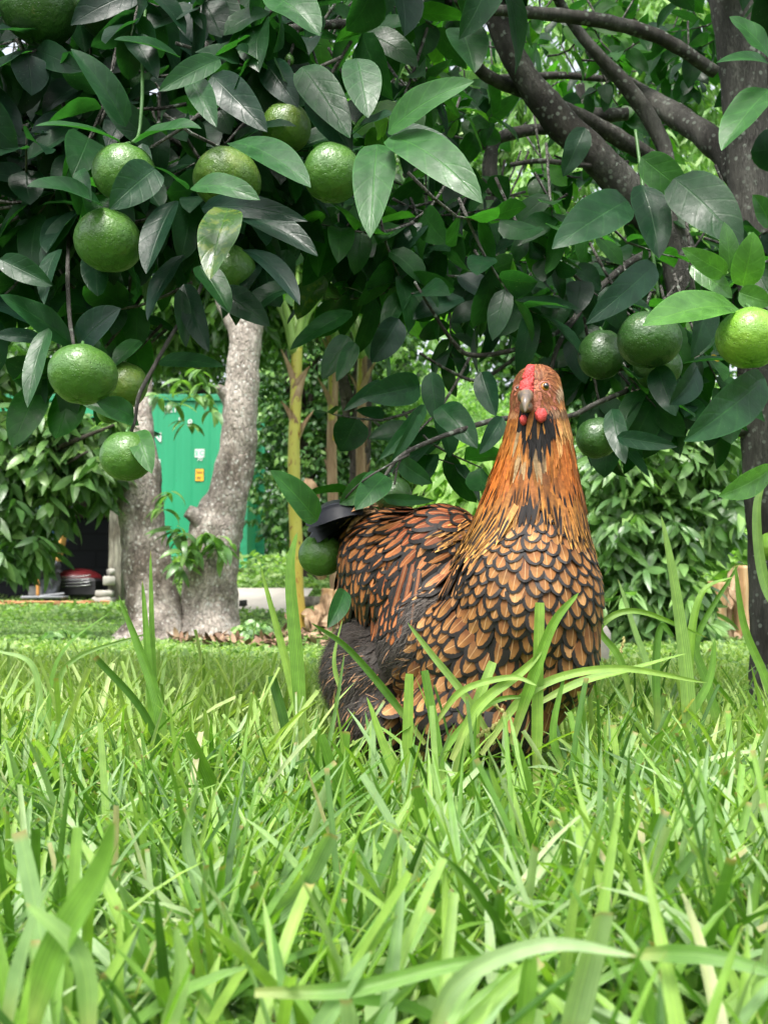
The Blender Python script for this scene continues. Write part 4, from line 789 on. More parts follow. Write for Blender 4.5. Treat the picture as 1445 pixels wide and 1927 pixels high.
Z_F1 = [(560,1165),(700,1150),(765,1185),(800,1235),(752,1265),(735,1330),(722,1420),(660,1460),(560,1420)]
Z_F2 = [(738,1150),(765,1120),(825,1098),(868,1108),(815,1138),(785,1170),(778,1225),(748,1190)]
Z_W = [(880,1000),(905,1045),(880,1090),(830,1106),(770,1125),(750,1190),(700,1175),(690,1120),(720,1070),(800,1022)]
Z_S = [(560,900),(900,900),(900,990),(800,1018),(720,1065),(690,1110),(680,1170),(560,1170)]
def zone(p):
    x, y = toPX(p); z = np.full(len(x), 4)                 # 4 breast
    z[inpoly(x, y, Z_S)] = 3; z[inpoly(x, y, Z_F1)] = 1; z[inpoly(x, y, Z_F2)] = 1; z[inpoly(x, y, Z_W)] = 2
    z[inpoly(x, y, Z_H)] = 5; z[y < 790] = 6; return z, x, y
FL = np.array([(1000,1050,0,1,0),(1110,1100,.1,1,.2),(1000,1250,0,1,0),(1095,1250,0,1,.1),(900,1060,-.25,1,0),(860,1130,-.7,.7,0),(850,1190,-1,.35,.1),(790,1250,-1,.3,.1),(900,1300,-.5,.9,0),(800,1320,-.9,.55,0),(740,1380,-.6,.8,0),
  (860,1015,-.8,.5,.1),(790,1080,-.6,.8,0),(720,1120,-.45,.9,0),(700,980,-.9,.35,0),(820,965,-1,.3,.2),(655,1060,-.35,1,0),(740,1165,-.2,1,0),(760,1010,-.9,.45,0),
  (1000,850,0,1,0),(935,900,-.32,1,0),(900,975,-.65,.85,0),(1075,900,.12,1,0),(1010,950,0,1,0),(1010,700,0,-.3,.9),(970,720,-.4,.6,.5),(1050,720,.4,.6,.5),(680,1250,-.8,.45,.1),(650,1340,-.55,.85,0),(960,800,-.1,1,.2),(1060,800,.1,1,.2),(950,1180,-.2,1,0),(930,1110,-.25,1,0)], float)
def flow(p, n):
    x, y = toPX(p); w_ = 1/((x[:, None]-FL[:, 0])**2 + (y[:, None]-FL[:, 1])**2 + 200.)**1.6; w_ /= w_.sum(1, keepdims=True)
    f = w_ @ FL[:, 2:]; v = np.stack([f[:, 0], f[:, 2], -f[:, 1]], -1); v = v - (v*n).sum(1, keepdims=True)*n; return unit(v)
def poisson(p, rad):
    """greedy dart throwing with a per-point radius"""
    cell = rad.max(); grid = {}; keep = []
    for i in range(len(p)):
        q = p[i]; c = (int(q[0]//cell), int(q[1]//cell), int(q[2]//cell)); ok = True; r2 = rad[i]**2
        for dx in (-1, 0, 1):
            for dy in (-1, 0, 1):
                for dz in (-1, 0, 1):
                    for j in grid.get((c[0]+dx, c[1]+dy, c[2]+dz), ()):
                        e = p[j]-q
                        if e[0]*e[0]+e[1]*e[1]+e[2]*e[2] < r2: ok = False; break
                    if not ok: break
                if not ok: break
            if not ok: break
        if ok: keep.append(i); grid.setdefault(c, []).append(i)
    return np.array(keep)
SP, SN = surf(60000); SZ, SX, SY = zone(SP); SZ[(SZ == 2) & (SN[:, 1] > .1)] = 4
def pick(z, radf, nmax=None):
    i = np.where(SZ == z)[0]; kk = i[poisson(SP[i], radf(SX[i], SY[i]))]; return SP[kk], SN[kk], SX[kk], SY[kk]
def snrm(p, n):   # smoothed normals
    return unit(n)
def feathers(p, n, L, W, tilt, bend, prof, fc, K=None, nu=4, lift=0., crown=-.16, jit=.08, tw=.0, sink=-.0012):
    d = flow(p, n) + RS.normal(size=p.shape)*jit; d = unit(d - (d*n).sum(1, keepdims=True)*n); L = L*np.ones(len(p))
    def near(q):
        r = [BVH.find_nearest(Vector(z)) for z in q]; return np.array([z[0] for z in r]), np.array([z[1] for z in r])
    b0, bn = near(p - d*(L*.45)[:, None]); b0 = b0 + bn*.0004; t0, tn = near(p + d*(L*.55)[:, None]); t0 = t0 + tn*(tilt*L)[:, None]
    ch = unit(t0-b0); na = unit(n + bn*.4 + tn*.4); na = unit(na - (na*ch).sum(1, keepdims=True)*ch)
    m0, mn = near((b0+t0)/2); up = ((m0 + mn*(tilt*.5*L)[:, None] - (b0+t0)/2)*na).sum(1)/L
    b_ = np.clip(8*up, .12, 1.1); dd = ch + na*np.tan(b_/2)[:, None]; nn = na
    v, f, lf, fcv = ribbons(b0, dd, nn, L, W, b_, crown, prof, nu, fc=fc, twist=U(-tw, tw, len(p)))
    K = len(prof); lf = lf.reshape(len(p), K, nu+1, 3); lf[..., 0] *= np.asarray(prof)[None, :, None]; return v, f, lf.reshape(-1, 3), fcv
t_ = np.linspace(0, 1, 11); P_SC = np.where(t_ < .55, .45+.55*np.sin(t_/.55*PI/2), np.sqrt(np.maximum(1-((t_-.55)/.455)**2, .004)))
t_ = np.linspace(0, 1, 8); P_LAN = np.where(t_ < .3, .5+.5*t_/.3, 1-((t_-.3)/.7)**2.2*.9)
def lace_mat(name, lace=1., dark=(.006, .005, .0045)):
    k = NT(name); x, v, r = k.lf(); ax = k.math('ABSOLUTE', x); fcn = k.attr('fc'); base = fcn.outputs['Color']; al = fcn.outputs['Alpha']
    q = k.math('MULTIPLY', k.math('POWER', k.math('DIVIDE', k.math('SUBTRACT', .915, v), .32, clamp=True), .42), .68)
    nz = k.math('MULTIPLY', k.math('SUBTRACT', k.noise(420, 2), .5), .22)
    e = k.math('SUBTRACT', k.math('MULTIPLY', q, al), k.math('ADD', ax, nz)); m_ = k.math('MULTIPLY', e, 14., clamp=True)
    barb = k.math('SINE', k.math('MULTIPLY', k.math('ADD', k.math('MULTIPLY', v, 1.0), k.math('MULTIPLY', ax, -.45)), 150.))
    c = k.mix(1., base, k.ramp(barb, [(0, (.84, .82, .8)), (1, (1.12, 1.12, 1.12))]), 'MULTIPLY')
    c = k.mix(1., c, k.ramp(v, [(.45, (.55, .45, .40)), (.75, (1, 1, 1)), (.95, (1.15, 1.15, 1.1))]), 'MULTIPLY')
    sh = k.math('SUBTRACT', 1., k.math('DIVIDE', ax, .055), clamp=True); c = k.mix(k.math('MULTIPLY', sh, .40), c, (.60, .42, .22))
    c = k.mix(1., c, k.ramp(k.noise(160, 3), [(.3, (.82, .78, .75)), (.7, (1.15, 1.15, 1.15))]), 'MULTIPLY')
    dk = k.mix(k.noise(90, 2), dark, tuple(q_*2.4 for q_ in dark))
    return k.fin(k.mix(m_, dk, c), k.mix(m_, (.46,)*3, (.60,)*3), .25, k.bump(barb, .25, .0005))
def hackle_mat(name):
    k = NT(name); x, v, r = k.lf(); ax = k.math('ABSOLUTE', x); fcn = k.attr('fc'); base = fcn.outputs['Color']; al = fcn.outputs['Alpha']
    band = k.math('MULTIPLY', k.math('MULTIPLY', k.math('SUBTRACT', v, .48), 8., clamp=True), k.math('MULTIPLY', k.math('SUBTRACT', .93, v), 14., clamp=True))
    st = k.math('MULTIPLY', k.math('MULTIPLY', k.math('SUBTRACT', .46, ax), 7., clamp=True), band)
    c = k.mix(1., base, k.ramp(k.noise(300, 3), [(.3, (.7, .65, .6)), (.7, (1.3, 1.3, 1.3))]), 'MULTIPLY')
    c = k.mix(1., c, k.ramp(v, [(.1, (.6, .5, .45)), (.6, (1, 1, 1)), (.95, (1.3, 1.4, 1.5))]), 'MULTIPLY')
    c = k.mix(k.math('MULTIPLY', st, al, clamp=True), c, (.010, .006, .005))
    return k.fin(c, .58, .25, None, .12)
ML = lace_mat('laced_feather'); MH = hackle_mat('hackle_feather')
def jc(c, n, v=.14, al=None):
    c = np.tile(np.asarray(c, float)[:3], (n, 1)) if np.ndim(c) == 1 else np.array(c, float); m = U(1-v, 1+v, (n, 1)); c = c*m*U(.95, 1.05, (n, 3)); return np.hstack([c, np.ones((n, 1)) if al is None else np.asarray(al, float).reshape(n, 1)])
# breast
p, n, x, y = pick(4, lambda x, y: np.interp(y, [940, 1040, 1150, 1300, 1400], [.0072, .0086, .0102, .0112, .0124])*np.interp(x, [700, 800, 1000, 1200], [1.0, 1.05, .97, 1.0]))
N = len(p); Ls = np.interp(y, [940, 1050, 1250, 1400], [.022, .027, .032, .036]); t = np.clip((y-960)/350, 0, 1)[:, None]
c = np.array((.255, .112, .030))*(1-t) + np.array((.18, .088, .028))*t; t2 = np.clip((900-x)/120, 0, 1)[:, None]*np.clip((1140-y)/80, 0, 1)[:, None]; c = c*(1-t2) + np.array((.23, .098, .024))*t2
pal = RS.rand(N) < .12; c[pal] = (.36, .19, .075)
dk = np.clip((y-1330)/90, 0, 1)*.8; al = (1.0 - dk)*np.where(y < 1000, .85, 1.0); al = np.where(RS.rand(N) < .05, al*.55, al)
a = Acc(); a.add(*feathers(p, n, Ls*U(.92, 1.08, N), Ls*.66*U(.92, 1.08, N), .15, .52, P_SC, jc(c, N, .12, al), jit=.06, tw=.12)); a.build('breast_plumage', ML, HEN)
# saddle
p, n, x, y = pick(3, lambda x, y: np.full(len(x), .0098)); N = len(p)
c = np.where((y < 1010)[:, None] & (x > 760)[:, None], np.array((.20, .056, .016)), np.array((.27, .10, .027)))
a = Acc(); a.add(*feathers(p, n, .041*U(.85, 1.15, N), .0205*U(.85, 1.15, N), .14, .48, P_SC, jc(c, N, .2, U(.75, 1., N)), jit=.12, tw=.25)); a.build('saddle_plumage', ML, HEN)
# wing: small coverts, then long quills along its lower edge
p, n, x, y = pick(2, lambda x, y: np.full(len(x), .0085)); N = len(p)
c = np.where((x > 800)[:, None], np.array((.38, .17, .06)), np.array((.27, .085, .022))); al = np.where(x > 780, U(.2, .75, N), U(.5, .9, N))
a = Acc(); a.add(*feathers(p, n, .036*U(.8, 1.25, N), .0150*U(.85, 1.15, N), .14, .42, P_SC, jc(c, N, .22, al), jit=.14, tw=.3)); wing = a.build('wing', ML, HEN)
a = Acc()
for (x0, y0, x1, y1, w_, al, cc) in [(880,1000,742,1042,15,.25,(.12,.07,.05)),(868,1010,722,1062,16,.5,(.36,.12,.035)),(850,1020,706,1088,16,.3,(.3,.1,.03)),(735,1060,700,1150,20,.85,(.34,.12,.035)),(752,1058,715,1168,18,.8,(.36,.12,.035)),(765,1060,730,1180,18,.85,(.38,.14,.045)),(778,1062,748,1188,17,.8,(.40,.15,.05)),(790,1065,770,1190,15,.7,(.42,.17,.06)),(690,1085,672,1165,18,0,(.02,.02,.02)),(700,1088,690,1172,18,0,(.02,.02,.02)),(708,1090,706,1172,16,.25,(.2,.09,.03))]:
    h0, n0 = hit(x0, y0); h1, n1 = hit(x1, y1); h0 = h0 + (0, -.006, 0); h1 = h1 + (0, -.008, 0); dr = h1-h0; L_ = np.linalg.norm(dr)
    v, f, lf, fcv = ribbons([h0], [unit(dr)+np.array((0, -.10, 0))], [(0, -1, .35)], L_*1.02, w_*S(1.03)*1.15, .25, -.3, P_SC, 4, fc=[(*[q_*.68 for q_ in cc], al*.8)])
    lf = lf.reshape(1, 11, 5, 3); lf[..., 0] *= P_SC[None, :, None]; a.add(v, f, lf.reshape(-1, 3), fcv)
a.build('wing_quills', ML, wing)
# hackle
p, n, x, y = pick(5, lambda x, y: np.interp(y, [780, 850, 950, 1020], [.0022, .0031, .0042, .0048])); N = len(p)
L_ = np.interp(y, [780, 850, 920, 1010], [.020, .036, .048, .054])*U(.85, 1.15, N); W_ = np.interp(y, [780, 850, 950], [.0030, .0042, .0058])*U(.85, 1.15, N)
c = np.tile((.25, .100, .021), (N, 1)); s1 = np.exp(-((x-935)/40)**2-((y-880)/60)**2)[:, None]; c = c*(1-s1) + np.array((.36, .095, .013))*s1
s1 = np.exp(-((x-1065)/30)**2-((y-870)/90)**2)[:, None]*.8; c = c*(1-s1) + np.array((.36, .10, .022))*s1
gold = np.clip((y-930)/60, 0, 1)[:, None]; c = c*(1-gold) + np.array((.34, .165, .040))*gold
st = np.clip((y-850)/80, .0, 1)*U(.4, 1.8, N)
thr = (np.abs(x-1008) < np.interp(y, [780, 800, 850, 860], [30, 34, 12, 0])) | ((np.abs(x-998) < np.interp(y, [860, 880, 950, 960], [4, 9, 13, 8])) & (y > 872) & (RS.rand(N) < .6))
thr = thr & (RS.rand(N) < .80); c[thr] = (.006, .005, .005); pale = (np.abs(x-1000) < 26) & (y > 820) & (y < 890) & ~thr; pale &= RS.rand(N) < .5; c[pale] = (.24, .16, .08)
rt = (x > 1045) & (y < 830); c[rt] = (.40, .20, .07)
a = Acc(); a.add(*feathers(p, n, L_, W_, .09, .22, P_LAN, jc(c, N, .42, st), nu=2, jit=.10, tw=.4)); a.build('hackle', MH, HEN)
# head feathers: fine and short, left off the bare face
i = np.where(SZ == 6)[0]; extra, en = surf(90000); ex, ey = toPX(extra); m_ = ey < 795; p, n, x, y = extra[m_], en[m_], ex[m_], ey[m_]
bare = (np.hypot((x-1003)/46, (y-752)/40) < 1) & (p[:, 1] < .983) & ~((np.abs(x-1036) < 20) & (y > 745) & (RS.rand(len(x)) < .6)) & (RS.rand(len(x)) < .80)
p, n, x, y = p[~bare], n[~bare], x[~bare], y[~bare]; kk = poisson(p, np.full(len(p), .0012)); p, n, x, y = p[kk], n[kk], x[kk], y[kk]; N = len(p)
c = np.tile((.19, .072, .028), (N, 1)); c[(x > 1045)] = (.36, .16, .06); c[(np.hypot((x-1052)/7, (y-742)/15) < 1)] = (.36, .25, .16); c[(y > 770)] = (.16, .09, .05); c[(y > 780) & (np.abs(x-1005) < 34)] = (.014, .012, .012); c[(y > 752) & (x < 975)] = (.30, .15, .07)
a = Acc(); a.add(*feathers(p, n, .0065*U(.7, 1.2, N), .0016, .12, .35, [.7, 1, .8, .2], jc(c, N, .3, np.zeros(N)), nu=1, jit=.18, crown=0)); a.build('head_feathers', MH, HEN)
# fluff: loose dark down on the rump, under the wing and between the legs
fp, fn = surf(240000); fz, fx, fy = zone(fp); m_ = (fz == 1) | ((fy > 1370) & (fz != 5)); fp, fn, fx, fy = fp[m_][:48000], fn[m_][:48000], fx[m_][:48000], fy[m_][:48000]; N = len(fp)
d = flow(fp, fn) + fn*.42 + RS.normal(size=fp.shape)*.30; g_ = U(.6, 1.5, N)[:, None]; c = np.tile((.046, .040, .035), (N, 1))*g_; tn = (RS.rand(N) < .05) & (fy > 1215); c[tn] = (.40, .23, .12)
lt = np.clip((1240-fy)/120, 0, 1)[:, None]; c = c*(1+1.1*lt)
a = Acc(); a.add(*ribbons(fp, d, fn, U(.006, .019, N), np.where(tn, .0010, .00065), U(.2, 1.3, N), 0, [1, .9, .7, .4, .15], 1, fc=np.hstack([c, np.zeros((N, 1))]))); a.build('fluff', MH, HEN)
z1 = np.where(SZ == 1)[0]; z1 = z1[poisson(SP[z1], np.full(len(z1), .0045))]; N = len(z1); down = np.tile((.028, .024, .021), (N, 1))*U(.6, 1.3, (N, 1))
a = Acc(); a.add(*feathers(SP[z1], SN[z1], .020*U(.8, 1.2, N), .011, .10, .4, P_LAN, jc(down, N, .15, np.zeros(N)), nu=2, jit=.25)); a.build('down', MH, HEN)
p2 = np.where((fx < 745) & (fy > 1265))[0]; kk = p2[poisson(fp[p2], np.full(len(p2), .015))]; N = len(kk)
a = Acc(); a.add(*feathers(fp[kk]+fn[kk]*.004, fn[kk], .018*U(.7, 1.2, N), .0030, .3, .5, P_LAN, jc((.32, .17, .08), N, .3, np.zeros(N)), nu=2, jit=.15)); a.build('rump_streaks', MH, HEN)
# tail: short curved dark quills under mottled coverts
k = NT('tail_quill'); x, v, r = k.lf(); sh = k.math('SUBTRACT', 1., k.math('DIVIDE', k.math('ABSOLUTE', x), .05), clamp=True)
MT = k.fin(k.mix(k.math('MULTIPLY', sh, .4), k.mix(k.noise(60, 3), (.006, .007, .010), (.020, .022, .030)), (.20, .21, .23)), .42, .35)
a = Acc()
for i in range(9):
    b_ = P(684-2*i, 956+4*i, 1.11+.012*i); tip = np.array((-1, -.15+.09*(i-4), .55-.12*i)); a.add(*ribbons([b_], [tip], [(-.25, -.3+.1*(i-4), 1)], .072-.002*i, .042, 1.75-.08*i, -.35, P_SC, 6, rnd=[i/9]))
tail = a.build('tail', MT, HEN)
a = Acc(); k = NT('mottled_covert'); n1 = k.noise(130, 3); MM = k.fin(k.ramp(n1, [(.42, (.045, .028, .02)), (.56, (.34, .19, .09))]), .6, .3)
for i in range(20):
    b_ = P(712-U(0, 45), 948+U(-6, 34), 1.10+U(0, .05)); a.add(*ribbons([b_], [(-1, U(-.4, .2), U(-.1, .55))], [(-.1, -.35, 1)], U(.030, .046), .016, U(.9, 1.5), -.3, P_SC, 4))
a.add(*ribbons([P(712, 972, 1.12)], [(-1, 0, .62)], [(.5, -.7, .7)], .046, .004, .2, -.2, P_SC, 2)); a.build('tail_coverts', MM, tail)
# comb, beak, wattles, eyes
red = NT('comb_skin'); rn = red.noise(330, 4, .7); MRED = red.fin(red.ramp(rn, [(.3, (.30, .018, .02)), (.6, (.54, .05, .045)), (.8, (.66, .16, .12))]), .42, .5, red.bump(rn, .9, .002))
a = Acc()
pts = [(995,686,3),(993,694,6),(991,704,8),(989,715,10),(987,726,12),(986,737,12),(988,745,8)]
cp = [hit(q[0]+2, q[1])[0] + hit(q[0]+2, q[1])[1]*.001 + np.array((.0014, -.001, 0)) for q in pts]; cp[0] = cp[1] + (0.001, .006, .002)
a.add(*tube(cp, [q[2]*S(.95)*1.02 for q in pts], 18, .34, n=46, rf=9)); comb = a.build('comb', MRED, HEN)
for i in range(1): pass
a = Acc()
for i in range(120):
    f = U(0, 5.4); j = int(f); c0 = cp[j]*(1-f+j) + cp[j+1]*(f-j); rr = (pts[j][2]*(1-f+j)+pts[j+1][2]*(f-j))*S(.95); an = U(-1.3, 1.3)
    a.add(*sphere(c0 + np.array((math.sin(an)*rr*.9, -math.cos(an)*rr*.8, .2*rr)), U(.0010, .0022), 7, 5))
a.build('comb_bumps', MRED, comb)
bk = NT('beak_horn'); bg_ = bk.noise(240, 3, .6, bk.scalev(bk.obj(), (1, 1, .3))); MBK = bk.fin(bk.ramp(bg_, [(.3, (.07, .06, .062)), (.5, (.14, .11, .085)), (.7, (.26, .17, .07))]), .35, .5)
a = Acc(); h0 = hit(989, 745)[0]; tipb = h0 + np.array((-.0035, -.021, -.0185)); m1 = h0 + np.array((-.0012, -.009, -.0035)); m2 = h0 + np.array((-.0028, -.0175, -.0095))
a.add(*tube([h0+(0, .006, .001), h0+(0, -.002, 0), m1, m2, tipb], [.0070, .0066, .0054, .0036, .0007], 18, n=24)); beak = a.build('beak', MBK, HEN)
a = Acc(); a.add(*tube([h0+(.001, .006, -.009), h0+(0, -.006, -.011), h0+(-.002, -.0145, -.0145)], [.0062, .0048, .0012], 14, n=12)); a.build('lower_beak', MBK, beak)
for sx in (-1, 1):
    a = Acc(); a.add(*sphere(h0+(.0042*sx-.001, -.0085, -.0025), (.0010, .0012, .0007), 8, 6)); a.build('nostril', plain('nostril_dark', (.03, .015, .012)) if sx < 0 else bpy.data.materials['nostril_dark'], beak)
for (px, py, rx, rz, dd) in [(983, 792, 7, 10, -.004), (1016, 783, 11.5, 14, -.004)]:
    h1, n1 = hit(px, py); c0 = h1 + np.array((0, dd, 0)); a = Acc(); a.add(*sphere(c0, (rx*S(.95), .004, rz*S(.95)), 20, 14, lambda q: q*(1+.07*np.sin(q[..., 0:1]*7+q[..., 2:3]*5)))); a.build('wattle', MRED, HEN)
amb = NT('iris_amber'); MA = amb.fin(amb.ramp(amb.noise(700, 2), [(.3, (.22, .07, .008)), (.7, (.42, .15, .012))]), .08, .6, coat=1.)
blk = NT('pupil_black'); MB_ = blk.fin((.004, .004, .004), .05, .6, coat=1.); lid = plain('eyelid_skin', (.26, .10, .07), .6, .2, 300)
for (px, py, nx, s_) in [(1025, 728, .32, 1.12), (974, 731, -.45, .62)]:
    h1, n1 = hit(px, py); nv = unit(np.array((nx, -.9, .12))); c0 = h1 - nv*.0015; a = Acc(); a.add(*sphere(c0, .0042*s_, 20, 14)); eye = a.build('eye', MA, HEN)
    a = Acc(); a.add(*sphere(c0 + nv*.0026*s_ + np.array((0, 0, .0002)), (.0027*s_,)*3, 16, 12)); a.build('pupil', MB_, eye)
    an = np.linspace(0, 2*PI, 25); s1 = unit(np.cross(nv, (0, 0, 1))); s2 = np.cross(s1, nv); ring = c0 + nv*.0014 + np.cos(an)[:, None]*s1*.0046*s_ + np.sin(an)[:, None]*s2*.0040*s_
    a = Acc(); a.add(*tube(ring, .0011, 8, n=40, cap=False)); a.build('eyelid', lid, eye)
# legs and toes, mostly lost in the grass
MLG = plain('leg_scales', (.36, .24, .06), .55, .3, 200)
for px, d in ((800, 1.06), (945, 1.0)):
    a = Acc(); k0 = P(px, 1400, d); f0 = P(px, 1484, d); f0[2] = float(gz(f0[0], f0[1])) + .006; a.add(*tube([k0, (k0+f0)/2+(0, .004, 0), f0], [.008, .006, .007], 12, n=12)); leg = a.build('leg', MLG, HEN)
    for an in (-.6, 0, .6, PI):
        a = Acc(); dv = np.array((math.sin(an+.5), -math.cos(an+.5), 0)); L_ = .045 if an != PI else .022; a.add(*tube([f0, f0+dv*L_*.5+(0, 0, .004), f0+dv*L_-(0, 0, .003)], [.0055, .0045, .0015], 9, n=10)); a.build('toe', MLG, leg)
# ================================================================== GRASS
def prof_blade(K, cut): 
    t = np.linspace(0, 1, K); p = np.clip(.55+t*1.6, 0, 1)
    if cut: p = p*(1-.18*t); p[-1] = p[-2]*.88
    else: p = p*np.sqrt(np.maximum(1-((t-.25)/.75).clip(0)**1.7, .0006))
    return p
def blades(a, x, y, L, W, lean=(.1, .7), bend=(.1, 1.2), cut=.3, K=7, nu=2, rr=(0, 1), droopers=.25, mi=0):
    n = len(x); p = np.stack([x, y, gz(x, y)-.004], -1); az = U(0, 2*PI, n); ln = U(lean[0], lean[1], n); dr_ = RS.rand(n) < droopers
    d = np.stack([np.cos(az)*ln, np.sin(az)*ln, np.ones(n)], -1); nn = np.stack([-np.cos(az), -np.sin(az), ln], -1)*1.0
    nn[:] = -np.stack([np.cos(az), np.sin(az), np.zeros(n)], -1); nn[:, 2] = .15
    b = U(bend[0], bend[1], n); b[dr_] += U(.5, 1.4, dr_.sum()); tw = U(-1.2, 1.2, n); rn = U(rr[0], rr[1], n); c = RS.rand(n) < cut
    for m, pf in ((c, prof_blade(K, True)), (~c, prof_blade(K, False))):
        if m.any(): a.add(*ribbons(p[m], d[m], nn[m], (L*np.ones(n))[m], (W*np.ones(n))[m], np.where(c[m], b[m]*.35, b[m]), .45, pf, nu, rn[m], twist=tw[m]), mi=mi)
def pxpos(n, d0, d1, pw=1., px=(-150, 1600)):
    y = d0 + (d1-d0)*U(0, 1, n)**pw; return (U(px[0], px[1], n)-722.5)/F*y, y
def patchy(x, y, s=5., thr=-.25):
    return np.array([noise.noise(Vector((a_*s, b_*s, 3.3))) > thr for a_, b_ in zip(x, y)])
A = Acc()
# tufts: blades springing from shared roots
def tufts(nt, d0, d1, m, L, W, px=(-150, 1600), sp=.012, pw=1., **kw):
    x, y = pxpos(nt, d0, d1, pw, px); cnt = RS.randint(m[0], m[1], nt); sc = np.repeat(U(.7, 1.25, nt), cnt); x = np.repeat(x, cnt) + RS.normal(size=cnt.sum())*sp; y = np.repeat(y, cnt) + RS.normal(size=cnt.sum())*sp
    n = len(x); px_ = 722.5 + F*x/y; low = (px_ > 600) & (px_ < 1110) & (y > .70) & (y < 1.15) & (RS.rand(n) < .85); blades(A, x, y, U(L[0], L[1], n)*sc*np.where(low & (L[1] < .12), .50, 1.), U(W[0], W[1], n), **kw)
tufts(85, .27, .48, (5, 10), (.05, .11), (.0045, .0075), px=(-250, 1700), K=10, lean=(.1, .7), cut=.12)
tufts(110, .5, 1.5, (5, 11), (.05, .10), (.004, .006), px=(-550, -130), K=7); tufts(110, .5, 1.5, (5, 11), (.05, .10), (.004, .006), px=(1580, 2000), K=7)
tufts(520, .45, .95, (6, 13), (.055, .115), (.0030, .0060), K=9, lean=(.08, .7), cut=.14)
tufts(38, .80, .93, (2, 5), (.08, .125), (.004, .0065), px=(560, 1160), K=9, lean=(.05, .5), cut=.2)
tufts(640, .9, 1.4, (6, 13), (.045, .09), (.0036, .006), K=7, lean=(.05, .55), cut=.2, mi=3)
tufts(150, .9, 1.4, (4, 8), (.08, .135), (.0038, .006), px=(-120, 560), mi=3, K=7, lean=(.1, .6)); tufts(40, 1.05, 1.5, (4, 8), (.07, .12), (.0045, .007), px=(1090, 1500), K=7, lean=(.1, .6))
x, y = pxpos(14000, .42, 1.5, 1., (-350, 1800)); blades(A, x, y, U(.02, .055, len(x)), U(.003, .0055, len(x)), lean=(.3, 1.6), bend=(.1, 1.5), K=5)
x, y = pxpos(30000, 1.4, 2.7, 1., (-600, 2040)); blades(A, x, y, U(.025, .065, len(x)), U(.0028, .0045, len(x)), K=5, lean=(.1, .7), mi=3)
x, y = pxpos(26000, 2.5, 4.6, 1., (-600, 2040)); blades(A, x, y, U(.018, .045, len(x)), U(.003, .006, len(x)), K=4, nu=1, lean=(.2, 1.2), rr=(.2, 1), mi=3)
# clover leaflets and dead thatch low between the blades
n = 5200; x, y = pxpos(n, .4, 1.9); p = np.stack([x, y, gz(x, y)+U(.002, .030, n)], -1); A.add(*ribbons(p, RS.normal(size=(n, 3))*(1, 1, .3), RS.normal(size=(n, 3))*.4+(0, 0, 1), U(.010, .022, n), U(.008, .015, n), U(-.3, .8, n), .25, prof_leaf(6, .4, .35), 2, U(.15, .75, n)), mi=1)
n = 5000; x, y = pxpos(n, .4, 1.6); p = np.stack([x, y, gz(x, y)+U(.0, .012, n)], -1); A.add(*ribbons(p, RS.normal(size=(n, 3))*(1, 1, .15), RS.normal(size=(n, 3))*.5+(0, 0, 1), U(.02, .06, n), U(.002, .005, n), U(-.6, .8, n), .3, [1, 1, .9, .5], 1, U(.9, 1, n)), mi=2)
k = NT('dry_thatch'); u, v, r = k.lf(); MTH = k.fin(k.ramp(r, [(.9, (.13, .09, .045)), (.95, (.26, .19, .09)), (1, (.40, .31, .17))]), .8, .2)
tag(A.build('lawn_grass', [M_GR, M_WEED, MTH, M_GRF]), 'dense bright green mown grass filling the foreground around the hen', 'grass', kind='stuff')

# tall blades that stand out of the lawn: (control pixels), depth base, depth tip, width px, tone, cut
def strip(a, pts, d0, d1, wpx, rnd, cut=False, K=26):
    q = spline(np.array(pts, float), K); dd = np.linspace(d0, d1, K); c = np.array([P(x_, y_, e) for (x_, y_), e in zip(q, dd)])
    g = gz(c[0, 0], c[0, 1]); c[0, 2] = min(c[0, 2], g+.004) if c[0, 2] < g+.05 else c[0, 2]
    tg = unit(np.gradient(c, axis=0)); nn = np.tile((U(-.35, .35), -1., .35), (K, 1)); nn = unit(nn - (nn*tg).sum(1, keepdims=True)*tg); s_ = np.cross(tg, nn)
    t = np.linspace(0, 1, K); pf = prof_blade(K, cut); us = np.linspace(-1, 1, 5); hw = wpx*.5*S(np.linspace(d0, d1, K))*pf
    tw_ = U(-.5, .5)*t*2; s2 = s_*np.cos(tw_)[:, None] + nn*np.sin(tw_)[:, None]; n2 = nn*np.cos(tw_)[:, None] - s_*np.sin(tw_)[:, None]
    v = c[:, None] + us[None, :, None]*hw[:, None, None]*s2[:, None] + np.abs(us)[None, :, None]*.4*hw[:, None, None]*n2[:, None]
    lf = np.zeros((K, 5, 3)); lf[..., 0] = us; lf[..., 1] = t[:, None]; lf[..., 2] = rnd; a.add(v, grid_faces(1, K, 5), lf)
